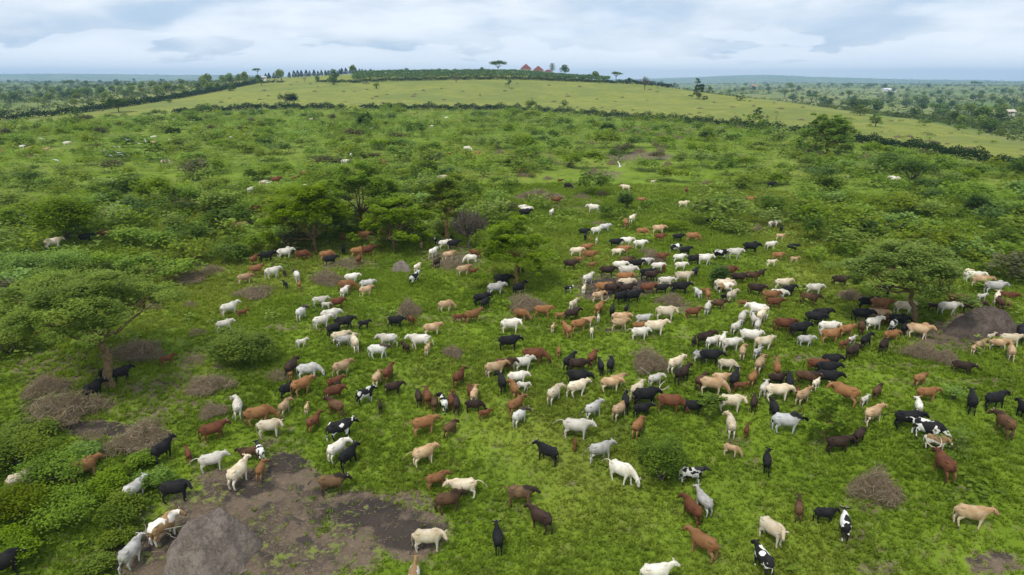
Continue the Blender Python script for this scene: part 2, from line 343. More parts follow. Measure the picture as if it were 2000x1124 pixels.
COAT = {
 'W': coat('coat_white', (.58,.53,.44), (.72,.685,.61), ext=(.12,.10,.09), ext_amt=.55),
 'C': coat('coat_cream', (.56,.45,.30), (.70,.62,.48), ext=(.16,.12,.09), ext_amt=.6, pale=(.74,.68,.58), pale_amt=.7, head=(.60,.47,.32), head_amt=.5),
 'T': coat('coat_tan', (.40,.255,.14), (.52,.37,.225), ext=(.06,.045,.035), ext_amt=.6, pale=(.66,.55,.40), pale_amt=.85, head=(.38,.20,.09), head_amt=.5),
 'O': coat('coat_orange_brown', (.235,.105,.040), (.30,.15,.062), ext=(.07,.035,.02), ext_amt=.6, pale=(.42,.24,.11), pale_amt=.7),
 'R': coat('coat_red_brown', (.115,.042,.020), (.165,.062,.028), ext=(.035,.018,.014), ext_amt=.6, pale=(.20,.085,.035), pale_amt=.4),
 'B': coat('coat_brown', (.085,.042,.020), (.13,.070,.034), ext=blk, ext_amt=.8, head=(.03,.018,.012), head_amt=.7, pale=(.15,.085,.045), pale_amt=.3),
 'D': coat('coat_dark_brown', (.028,.017,.013), (.05,.029,.020), ext=blk, ext_amt=.8),
 'K': coat('coat_black', (.010,.010,.012), (.018,.016,.016), ext=blk, ext_amt=.5),
 'G': coat('coat_grey', (.36,.345,.32), (.54,.52,.49), ext=(.05,.05,.05), ext_amt=.7, pale=(.70,.68,.64), pale_amt=.6),
 'P': coat('coat_black_with_white_patches', blk, (.018,.016,.016), patch=(.72,.70,.66), patch_scale=1.6, patch_thr=.55),
 'V': coat('coat_white_with_black_spots', (.68,.66,.60), (.74,.72,.68), patch=blk, patch_scale=2.6, patch_thr=.53, head=blk, head_amt=.95, ext=blk, ext_amt=.2),
 'Q': coat('coat_white_with_brown_patches', (.68,.63,.55), (.74,.70,.64), patch=(.30,.19,.09), patch_scale=1.3, patch_thr=.50),
 'S': coat('coat_brown_back_dark_flank', (.20,.115,.055), (.10,.06,.035), ext=blk, ext_amt=.9, head=(.02,.015,.013), head_amt=.9),
 'M': coat('coat_grey_with_black_neck', (.50,.50,.50), (.66,.66,.65), ext=blk, ext_amt=.8, head=(.025,.025,.028), head_amt=1.0),
 'N': coat('coat_white_with_dark_head', (.68,.65,.58), (.76,.74,.69), head=(.06,.035,.022), head_amt=.95, ext=(.10,.08,.07), ext_amt=.5),
}
horn_mat = flat_mat('horn_keratin', (.42,.37,.28), .5, .4)
MG = ground_mat(); MB_ = blade_mat()
MF = {
 'acacia': foliage_mat('acacia_leaves', (.130,.235,.018), (.280,.420,.034), nscale=.45),
 'acacia_dark': foliage_mat('dark_acacia_leaves', (.108,.182,.010), (.245,.325,.018), nscale=.45),
 'olive': foliage_mat('olive_scrub_leaves', (.140,.210,.022), (.275,.375,.046), (.16,.13,.07), .06, nscale=.35),
 'green': foliage_mat('green_shrub_leaves', (.115,.210,.018), (.245,.375,.034), nscale=.4),
 'dark': foliage_mat('dark_bush_leaves', (.050,.105,.012), (.125,.215,.020), nscale=.4),
 'bright': foliage_mat('bright_herb_leaves', (.070,.130,.008), (.190,.290,.016), nscale=.8),
 'lush': foliage_mat('lush_weed_leaves', (.085,.145,.010), (.210,.285,.018), nscale=.7),
 'brownish': foliage_mat('brownish_scrub_leaves', (.095,.088,.040), (.185,.175,.078), (.06,.10,.02), .3, nscale=.5),
 'hedge': foliage_mat('hedge_leaves', (.012,.036,.008), (.034,.075,.012), nscale=.2),
 'banana': foliage_mat('banana_leaves', (.040,.105,.025), (.120,.230,.070), (.20,.26,.12), .12, nscale=.05),
 'far': foliage_mat('distant_scrub_leaves', (.052,.090,.026), (.135,.185,.050), nscale=.01),
 'euph': foliage_mat('euphorbia_stems', (.075,.070,.050), (.150,.135,.100), (.07,.10,.03), .2, trans=.05, nscale=.6),
 'teal': foliage_mat('dark_conifer_needles', (.012,.036,.014), (.030,.070,.026), nscale=.1),
}
BARK = bark_mat('acacia_bark', (.10,.068,.035), (.21,.15,.075))
BARK_Y = bark_mat('yellow_bark', (.20,.125,.045), (.34,.23,.09))
BARK_G = bark_mat('grey_bark', (.085,.068,.055), (.17,.14,.11))
TW = twig_mat()
# ---------------------------------------------------------------- ground
HEDGE_PX = [-900, 0, 300, 500, 1000, 1330, 1560, 1700, 2000, 2900]; HEDGE_R = [400, 390, 392, 400, 400, 310, 258, 226, 183, 150]
END_PX = [-900, 0, 250, 400, 500, 750, 1000, 1250, 1500, 1750, 2000, 2900]; END_R = [470, 510, 590, 670, 740, 900, 900, 800, 610, 430, 290, 220]
def pxaz(x, y): return CX + F*np.tan(np.clip(np.arctan2(x, y), -1.4, 1.4))/math.cos(PITCH)
def dry_far(x, y):
    r = np.hypot(x, y); p = pxaz(x, y)
    h = np.interp(p, HEDGE_PX, HEDGE_R); e = np.interp(p, END_PX, END_R)
    d = np.clip((r-h+4)/8, 0, 1); f = np.clip((r-e)/(.06*e), 0, 1)
    return d, f
fine = np.radians(np.arange(-50, 50.01, .28))
coarse = np.radians(np.concatenate([np.arange(-180, -50, 5.0), np.arange(55, 180, 5.0)]))
azs = np.sort(np.concatenate([fine, coarse]))
rs = np.concatenate([[2, 8, 14, 20, 24, 27], np.arange(29, 120, .33), 120*np.exp(np.arange(0, math.log(14000/120), .012))])
RR, AA = np.meshgrid(rs, azs, indexing='ij')
X = RR*np.sin(AA); Y = RR*np.cos(AA); Z = zt(X, Y)
nr, na = RR.shape
idx = np.arange(nr*na).reshape(nr, na); nx = np.roll(idx, -1, axis=1)
quads = np.stack([idx[:-1], nx[:-1], nx[1:], idx[1:]], -1).reshape(-1, 4)[:, ::-1]
fr = (np.abs(AA) < R(52)) & (RR < 330)
dm = np.zeros_like(RR); dm[fr] = blob_mask(X[fr], Y[fr], DIRT)
wmk = np.zeros_like(RR); wmk[fr] = blob_mask(X[fr], Y[fr], DAMP)
dry, far = dry_far(X, Y)
me = mesh_np("ground", np.stack([X, Y, Z], -1).reshape(-1, 3), quads, MG, {'dirt': ('POINT', dm), 'damp': ('POINT', wmk), 'dry': ('POINT', dry), 'far': ('POINT', far)}, True)
# close the middle
g = link("ground", me); tag(g, kind='structure')

# ---------------------------------------------------------------- leaves and blades as numpy meshes
def leaf_mesh(name, P, size, mat, flat=.0, aspect=1.6, r=None, rnd=None):
    """one bent rhombus leaf (two triangles) per point"""
    r = r or np.random.default_rng(3); n = len(P)
    a = r.uniform(0, 2*math.pi, n); tilt = r.normal(0, .55, n)*(1-flat) + r.normal(0, .2, n)*flat
    roll = r.uniform(-1.2, 1.2, n)*(1-flat) + r.uniform(-.35, .35, n)*flat
    d = np.stack([np.cos(a)*np.cos(tilt), np.sin(a)*np.cos(tilt), np.sin(tilt)], -1)
    s0 = np.stack([-np.sin(a), np.cos(a), np.zeros(n)], -1); u = np.cross(d, s0)
    s = s0*np.cos(roll)[:, None] + u*np.sin(roll)[:, None]
    L_ = (np.asarray(size)*r.uniform(.65, 1.35, n))[:, None]; W_ = L_/aspect
    V = np.stack([P-d*L_*.5, P+s*W_*.5, P+d*L_*.5, P-s*W_*.5], 1).reshape(-1, 3)
    i = np.arange(n)*4; Fq = np.stack([np.stack([i, i+1, i+2], -1), np.stack([i, i+2, i+3], -1)], 1).reshape(-1, 3)
    rn = r.uniform(0, 1, n) if rnd is None else rnd
    return mesh_np(name, V, Fq, mat, {'rnd': ('FACE', np.repeat(rn, 2))})
def in_frame(x, y, z, m=60, far=None):
    px, py = proj(x, y, z); return (px > -m) & (px < 2000+m) & (py > -m) & (py < 1124+m)
def sample_polar(n, r0, r1, power, azmax=52, r=None):
    """ground points, density falling with distance"""
    r = r or rng; u = r.uniform(0, 1, n); e = 2-power
    rr = (r0**e + u*(r1**e-r0**e))**(1/e); a = np.radians(r.uniform(-azmax, azmax, n))
    return rr*np.sin(a), rr*np.cos(a)

def grass(name, n, r0, r1, power, h0, hk, blades, seed, label):
    r = np.random.default_rng(seed)
    x, y = sample_polar(n, r0, r1, power, r=r); z = zt(x, y)
    k = in_frame(x, y, z, 50)
    x, y, z = x[k], y[k], z[k]
    dmk = blob_mask(x, y, DIRT); keep = r.uniform(0, 1, len(x)) > np.clip(dmk*1.5-.3, 0, .965)
    cl = np.sin(x*.35+np.sin(y*.27)*2)+np.sin(y*.41+np.sin(x*.19)*2)+.6*np.sin(x*1.1+y*.9)
    keep &= r.uniform(-2.6, 2.6, len(x)) < cl+2.8
    x, y, z, cl = x[keep], y[keep], z[keep], cl[keep]; n = len(x)
    hh = (h0+hk*np.hypot(x, y))*r.uniform(.55, 1.25, n)*(1+.10*cl)
    a = r.uniform(0, 6.283, (n, blades)); lean = r.uniform(.45, 1.1, (n, blades)); wd = hh[:, None]*r.uniform(.10, .2, (n, blades))
    bx = x[:, None]+np.cos(a)*hh[:, None]*.18; by = y[:, None]+np.sin(a)*hh[:, None]*.18; bz = np.repeat(z[:, None], blades, 1)-.02
    H = hh[:, None]*r.uniform(.6, 1.1, (n, blades))
    sx = -np.sin(a)*wd; sy = np.cos(a)*wd
    tx = bx+np.cos(a)*lean*H*.75; ty = by+np.sin(a)*lean*H*.75; tz = bz+H*np.sqrt(np.clip(1-(lean*.8)**2, .15, 1))
    V = np.stack([np.stack([bx-sx, by-sy, bz], -1), np.stack([bx+sx, by+sy, bz], -1), np.stack([tx, ty, tz], -1)], 2).reshape(-1, 3)
    Fq = np.arange(len(V)).reshape(-1, 3)
    rn = np.clip(np.repeat(r.uniform(0, 1, n)[:, None], blades, 1)*.6+r.uniform(0, .4, (n, blades)), 0, 1)
    o = link(name, mesh_np(name, V, Fq, MB_, {'rnd': ('FACE', rn)})); tag(o, label, 'grass', kind='stuff'); return o
grass('grass', 240000, 30, 130, 1.3, .13, .0036, 7, 11, 'short green pasture grass under and around the herd')

# low herbs and creeping scrub that fill the ground between the bushes
DENS_Y = [215, 240, 270, 300, 340, 380, 420, 460, 500, 540, 580, 640, 700, 760, 820, 880, 940, 1000, 1060, 1124]
DENS = [
 "66666666666666643310", "77777777777777753310", "77777777777666777765", "77777777777434567777", "77777777763112566777", "77777777752224667777", "77777777743234566777",
 "77644466421111115666", "88543200001000013555", "98721000000000002456", "76200000000000001222", "43102000000000000011", "32100000000000000001", "22110000000000001100",
 "43210000000010001110", "87520000000000000011", "99830000000010000001", "99930000000000000001", "88510001000000000001", "75200001000000000002"]
_DG = np.array([[int(c) for c in row] for row in DENS], float)
def scrub_density(x, y):
    px, py = proj(x, y, zt(x, y))
    u = np.clip(px/100-.5, 0, 18.999); v = np.clip(np.interp(py, DENS_Y, np.arange(len(DENS_Y))), 0, len(DENS_Y)-1.001)
    i = u.astype(int); j = v.astype(int); fu = u-i; fv = v-j
    d = (_DG[j, i]*(1-fu)+_DG[j, i+1]*fu)*(1-fv)+(_DG[j+1, i]*(1-fu)+_DG[j+1, i+1]*fu)*fv
    r = np.hypot(x, y); h = np.interp(pxaz(x, y), HEDGE_PX, HEDGE_R)
    return np.where(r < h-6, d, 0)
def clumps(name, n, r0, r1, power, size, leaf, per, mat, seed, dmin, label, cat='undergrowth', hfac=.85, mul=1.0):
    r = np.random.default_rng(seed)
    x, y = sample_polar(n, r0, r1, power, r=r); z = zt(x, y); k = in_frame(x, y, z, 60); x, y, z = x[k], y[k], z[k]
    d = scrub_density(x, y)+dmin; d = d*(blob_mask(x, y, DIRT) < .35); k = r.uniform(0, 9, len(x)) < d*mul; x, y, z = x[k], y[k], z[k]; n = len(x)
    s = size*r.lognormal(0, .4, n)*(1+.0012*np.hypot(x, y))
    th = r.uniform(0, 6.283, (n, per)); cz = r.uniform(0.02, 1, (n, per)); rad = np.sqrt(1-cz**2)*r.uniform(.55, 1.05, (n, per))
    P = np.stack([x[:, None]+np.cos(th)*rad*s[:, None], y[:, None]+np.sin(th)*rad*s[:, None], z[:, None]+cz*s[:, None]*hfac*r.uniform(.6, 1.1, (n, per))], -1).reshape(-1, 3)
    sz = np.repeat(s, per)*leaf; rn = np.clip(np.repeat(r.uniform(0, .6, n), per)+r.uniform(0, .4, n*per), 0, 1)
    o = link(name, leaf_mesh(name, P, sz, mat, .7, 1.7, r, rn)); tag(o, label, cat, kind='stuff'); return o
clumps('undergrowth', 13000, 60, 400, 1.0, .85, .38, 28, MF['olive'], 21, .25, 'low olive green scrub filling the ground between the bushes')
clumps('leafy_undergrowth', 12000, 60, 400, 1.0, .8, .36, 26, MF['green'], 22, .12, 'low bright green leafy scrub between the bushes')
clumps('herb_patches', 11000, 30, 110, 1.2, .42, .42, 18, MF['bright'], 23, .55, 'low leafy herbs dotted through the pasture grass', 'herbs', .5, .9)

def thicket(name, n, size, leaf, per, mat, seed, label):
    """rounded low shrubs too many to count"""
    r = np.random.default_rng(seed); x, y = sample_polar(n, 75, 400, 1.0, r=r); z = zt(x, y); k = in_frame(x, y, z, 40); x, y, z = x[k], y[k], z[k]
    d = scrub_density(x, y)*(blob_mask(x, y, DIRT) < .35)*(.6+.6*np.sin(x*.07+2*np.sin(y*.05))*np.sin(y*.09+x*.02)); k = r.uniform(0, 9, len(x)) < d-.8; x, y, z = x[k], y[k], z[k]; n = len(x)
    s = size*r.lognormal(0, .32, n)*(1+.0010*np.hypot(x, y)); lob = 5; P = []; S = []; RN = []
    base = r.uniform(0, .6, n)
    for j in range(lob):
        a = r.uniform(0, 6.283, n); q = s*r.uniform(.1, .6, n); lx = x+np.cos(a)*q; ly = y+np.sin(a)*q; ls = s*r.uniform(.35, .6, n); lz = z+s*r.uniform(.25, .6, n)
        m = per//lob; dd = r.normal(0, 1, (n, m, 3)); dd[..., 2] = np.abs(dd[..., 2])*1.2-.5; dd /= np.linalg.norm(dd, axis=2)[..., None]; dd *= r.uniform(.6, 1.1, (n, m, 1))
        dd[..., 2] *= 1.25
        P.append(np.stack([lx[:, None]+dd[..., 0]*ls[:, None], ly[:, None]+dd[..., 1]*ls[:, None], np.maximum(lz[:, None]+dd[..., 2]*ls[:, None]*.9, z[:, None]+.05)], -1).reshape(-1, 3))
        S.append(np.repeat(s*leaf, m)); RN.append(np.clip(np.repeat(base+r.uniform(0, .2, n), m)+r.uniform(0, .3, n*m), 0, 1))
    o = link(name, leaf_mesh(name, np.concatenate(P), np.concatenate(S), mat, .55, 1.7, r, np.concatenate(RN))); tag(o, label, 'scrub', kind='stuff')
thicket('thorn_scrub', 3800, 1.4, .24, 120, MF['olive'], 25, 'rounded low thorn shrubs massed through the rough pasture')
thicket('green_scrub', 2900, 1.5, .24, 120, MF['green'], 26, 'rounded fresh green shrubs massed through the rough pasture')
thicket('dark_scrub', 1900, 1.6, .24, 120, MF['dark'], 27, 'small dark green shrubs scattered through the rough pasture')
# ---------------------------------------------------------------- tubes / sticks
def sticks(name, segs, mat, sides=3, rnds=None):
    """segs: list of (P0, P1, r0, r1)"""
    A = np.array([s[0] for s in segs], float); B = np.array([s[1] for s in segs], float)
    ra = np.array([s[2] for s in segs])[:, None]; rb = np.array([s[3] for s in segs])[:, None]
    t = B-A; t /= np.linalg.norm(t, axis=1)[:, None]+1e-9
    ref = np.where(np.abs(t[:, 2:3]) > .9, [[1., 0, 0]], [[0, 0, 1.]]); s = np.cross(t, ref); s /= np.linalg.norm(s, axis=1)[:, None]; u = np.cross(t, s)
    V = []
    for k in range(sides):
        a = 2*math.pi*k/sides; d = s*math.cos(a)+u*math.sin(a); V.append(A+d*ra)
    for k in range(sides):
        a = 2*math.pi*k/sides; d = s*math.cos(a)+u*math.sin(a); V.append(B+d*rb)
    V = np.stack(V, 1).reshape(-1, 3); n = len(segs); b = np.arange(n)[:, None]*2*sides
    Fq = np.concatenate([np.concatenate([b+k, b+(k+1) % sides, b+sides+(k+1) % sides, b+sides+k], 1) for k in range(sides)], 0)
    rn = np.random.default_rng(5).uniform(0, 1, n) if rnds is None else np.array(rnds)
    return mesh_np(name, V, Fq, mat, {'rnd': ('FACE', np.tile(rn, sides))}, sides > 3)
def polyline(a, b, r0, r1, n, wob, r):
    a = np.array(a, float); b = np.array(b, float); L_ = np.linalg.norm(b-a); pts = [a]
    for i in range(1, n+1):
        t = i/n; p = a*(1-t)+b*t; p = p+r.normal(0, wob*L_, 3)*(1 if i < n else 0); pts.append(p)
    return [(pts[i], pts[i+1], r0+(r1-r0)*i/n, r0+(r1-r0)*(i+1)/n) for i in range(n)], pts

def tree_mesh(seed, H=8, spread=6, fork=.3, nb=7, lean=(0, 0), mat='acacia', bark=None, leaf=.34, nleaf=9000, flat=.5, dome=.28, trunk_r=.28, sub=5, thick=.12, low=.0, rbias=.5):
    """umbrella thorn: short trunk, spreading limbs, flat layered sprays of small leaves"""
    r = np.random.default_rng(seed); segs = []; fk = np.array([lean[0]*.35, lean[1]*.35, H*fork])
    s, pts = polyline((0, 0, -.3), fk, trunk_r, trunk_r*.72, 4, .035, r); segs += s
    tips = []
    for i in range(nb):
        a = 2*math.pi*(i+r.uniform(-.3, .3))/nb; rad = spread*(r.uniform(.35, 1) if i % 3 else r.uniform(.1, .4))
        q = (rad/spread)**2; top = H*(1-thick)-H*dome*q-low*H*r.uniform(0, 1)*q
        e = np.array([math.cos(a)*rad*.72+lean[0], math.sin(a)*rad*.72+lean[1], top-.08*H])
        mid = fk*.45+e*.55; mid[2] = fk[2]+(e[2]-fk[2])*.45
        s, _ = polyline(fk, mid, trunk_r*.5, trunk_r*.3, 3, .05, r); segs += s
        s, _ = polyline(mid, e, trunk_r*.3, trunk_r*.12, 3, .05, r); segs += s
        for j in range(sub):
            b = a+r.uniform(-1.5, 1.5); rr2 = rad*.72+spread*r.uniform(-.1, .42)
            rr2 = min(rr2, spread); q2 = (rr2/spread)**2
            t = np.array([math.cos(b)*rr2*.95+lean[0], math.sin(b)*rr2*.95+lean[1], H-H*dome*q2-H*thick*r.uniform(0, 1.6)-low*H*r.uniform(0, 1)*q2])
            st = mid*(1-.5)+e*.5 if j % 2 else e
            s, _ = polyline(st, t, trunk_r*.13, trunk_r*.04, 3, .06, r); segs += s; tips.append(t)
            for _k in range(2):
                t2 = t+np.array([r.normal(0, spread*.12), r.normal(0, spread*.12), r.normal(0, H*.03)]); tips.append(t2)
                segs.append(((st+t)/2, t2, trunk_r*.06, trunk_r*.03))
    tips = np.array(tips); m = len(tips); per = nleaf//m
    rx = spread*.125*r.lognormal(0, .35, m)
    c = np.repeat(tips, per, 0); sc = np.repeat(rx, per)[:, None]
    d = r.normal(0, 1, (m*per, 3)); d /= np.linalg.norm(d, axis=1)[:, None]; d *= r.uniform(.3, 1, (m*per, 1))**.5
    P = c+d*sc*np.array([1, 1, 1-flat])
    rn = np.clip(np.repeat(r.uniform(0, .7, m), per)+r.uniform(0, .35, m*per), 0, 1)
    return sticks('trunk', segs, bark or BARK, 6), leaf_mesh('crown', P, leaf, MF[mat], .65, 1.9, r, rn)

def bush_mesh(name, seed, n=1500, rx=1.6, rz=1.3, lobes=9, leaf=.26, mat='olive', up=.0, hollow=.55, stems=True):
    r = np.random.default_rng(seed); P = []; rn = []
    for i in range(lobes):
        a = r.uniform(0, 6.283); q = math.sqrt(r.uniform(0, 1))*rx*.75
        c = np.array([math.cos(a)*q, math.sin(a)*q, rz*(.38+.35*r.uniform(0, 1)*(1-(q/rx)**2)+up)]); s = rx*r.uniform(.3, .52)
        k = int(n/lobes); d = r.normal(0, 1, (k, 3)); d[:, 2] = np.abs(d[:, 2])*1.0-.35; d /= np.linalg.norm(d, axis=1)[:, None]
        d *= (hollow+(1-hollow)*r.uniform(0, 1, (k, 1))); d *= 1+.25*r.normal(0, 1, (k, 1))
        p = c+d*np.array([s, s, s*rz/rx*.95]); p[:, 2] = np.maximum(p[:, 2], .05+.1*r.uniform(0, 1, k)); P.append(p)
        rn.append(np.clip(r.uniform(0, .6)+r.uniform(0, .4, k), 0, 1))
    return leaf_mesh(name, np.concatenate(P), leaf, MF[mat], .65, 1.7, r, np.concatenate(rn))
def stem_mesh(seed, n=8, h=1.0, rx=1.0, rad=.05, mat=None):
    r = np.random.default_rng(seed); segs = []
    for i in range(n):
        a = r.uniform(0, 6.283); q = r.uniform(.2, 1)*rx
        segs += polyline((0, 0, -.1), (math.cos(a)*q, math.sin(a)*q, h*r.uniform(.6, 1)), rad, rad*.3, 3, .08, r)[0]
    return sticks('stems', segs, mat or BARK_G, 4)
def brush_mesh(seed, n=420, rx=1.8, h=.8, curl=.35):
    """heap of cut dry thorn branches"""
    r = np.random.default_rng(seed); segs = []; rn = []
    for i in range(n):
        a = r.uniform(0, 6.283); q = math.sqrt(r.uniform(0, 1)); lob = 1+.28*math.sin(3*a+seed)+.16*math.sin(5*a+2*seed)
        zc = h*(1-q**1.7)*r.uniform(.1, 1)*(1+.35*math.sin(2.3*a+seed))
        c = np.array([math.cos(a)*q*rx*lob*.85, math.sin(a)*q*rx*.75*lob, zc+.06]); L_ = rx*r.uniform(.15, .60)
        b = r.uniform(0, 6.283); t = r.normal(0.22, .48); d = np.array([math.cos(b)*math.cos(t), math.sin(b)*math.cos(t), math.sin(t)])
        w_ = r.uniform(.0022, .0065)*(1+(r.uniform() < .06)*2); p = c-d*L_/2; bend = r.normal(0, curl, 3)*L_
        q0 = p; k = 3; c0 = r.uniform(0, 1)
        for j in range(k):
            tt = (j+1)/k; q1 = p+d*L_*tt+bend*math.sin(math.pi*tt)*.5; q1[2] = max(q1[2], .03)
            segs.append((q0, q1, w_*(1-.25*j), w_*(.8-.25*j))); rn.append(c0); q0 = q1
    return sticks('brush', segs, TW, 3, rn)

def mound_mesh(name, rx, ry, h, seed, mat, n=120, steep=1.0):
    r = np.random.default_rng(seed); ph = r.uniform(0, 6.28, 12)
    from mathutils import noise as mn
    V = []; rings = 70
    for i in range(rings+1):
        q = i/rings*1.12
        for j in range(n):
            a = 2*math.pi*j/n; e = 1+.12*math.sin(2*a+ph[0])+.08*math.sin(3*a+ph[1])+.05*math.sin(7*a+ph[2])
            x = math.cos(a)*q*rx*e; y = math.sin(a)*q*ry*e
            z = h*max(0, 1-q**(2.1*steep))**(1.05) if q < 1 else 0
            g_ = .085*h*(math.sin(x*1.6+ph[3]+1.2*math.sin(y*1.3))+math.sin(y*2.2+ph[4]+math.sin(x*1.9))+.6*math.sin(x*5.1+y*4.3+ph[5])*math.sin(y*3.7-x*2.2)+.45*math.sin(x*9+ph[6]+math.sin(y*5))*math.sin(y*8.3+ph[7])+.3*math.sin(x*17+y*3)*math.sin(y*15-x*4))
            g_ = g_*.6+h*.30*(mn.fractal(Vector((x*.9+seed, y*.9, 1.3)), .8, 2.1, 6))+h*.05*mn.noise(Vector((x*6, y*6, seed)))
            V.append((x, y, z+g_*min(1, 1.3-q)*.55-(.25 if q > 1 else 0)-.12*max(0, q-.85)))
    idx = np.arange((rings+1)*n).reshape(-1, n); nx = np.roll(idx, -1, 1)
    Fq = np.stack([idx[:-1], idx[1:], nx[1:], nx[:-1]], -1).reshape(-1, 4)
    return mesh_np(name, V, Fq, mat, None, True)
# ---------------------------------------------------------------- cattle: one continuous body per pose, voxel-fused
class Loft:
    def __init__(s): s.bm = bmesh.new(); s.lab = []
    def tube(s, pts, rad, lab, n=12, xf=None):
        pts = [Vector(p) for p in pts]; rings = []
        if xf: pts = [xf(p) for p in pts]
        for i, p in enumerate(pts):
            a = pts[max(0, i-1)]; b = pts[min(len(pts)-1, i+1)]; t = (b-a).normalized()
            ref = Vector((0, 0, 1)) if abs(t.z) < .85 else Vector((1, 0, 0))
            if abs(t.z) < .85: side = ref.cross(t).normalized(); up = t.cross(side)
            else: side = Vector((0, 1, 0)); side = (side-t*side.dot(t)).normalized(); up = t.cross(side)
            w_, h_ = rad[i] if isinstance(rad[i], tuple) else (rad[i], rad[i])
            ring = [s.bm.verts.new(p+side*(math.cos(2*math.pi*k/n)*w_)+up*(math.sin(2*math.pi*k/n)*h_)) for k in range(n)]
            rings.append(ring); s.lab.append((p, max(w_, h_), lab if not isinstance(lab, list) else lab[i]))
        for A, B in zip(rings, rings[1:]):
            for k in range(n): s.bm.faces.new((A[k], A[(k+1) % n], B[(k+1) % n], B[k]))
        for ring, p, q in ((rings[0], pts[0], pts[1]), (rings[-1], pts[-1], pts[-2])):
            e = s.bm.verts.new(p+(p-q).normalized()*min((ring[0].co-p).length, (ring[n//4].co-p).length)*.55)
            for k in range(n): s.bm.faces.new((ring[k], ring[(k+1) % n], e))
    def ball(s, c, r, lab):
        m = Matrix.Translation(Vector(c)) @ Matrix.Diagonal((*r, 1)); bmesh.ops.create_uvsphere(s.bm, u_segments=14, v_segments=10, radius=1, matrix=m)
        s.lab.append((Vector(c), max(r)*.8, lab))

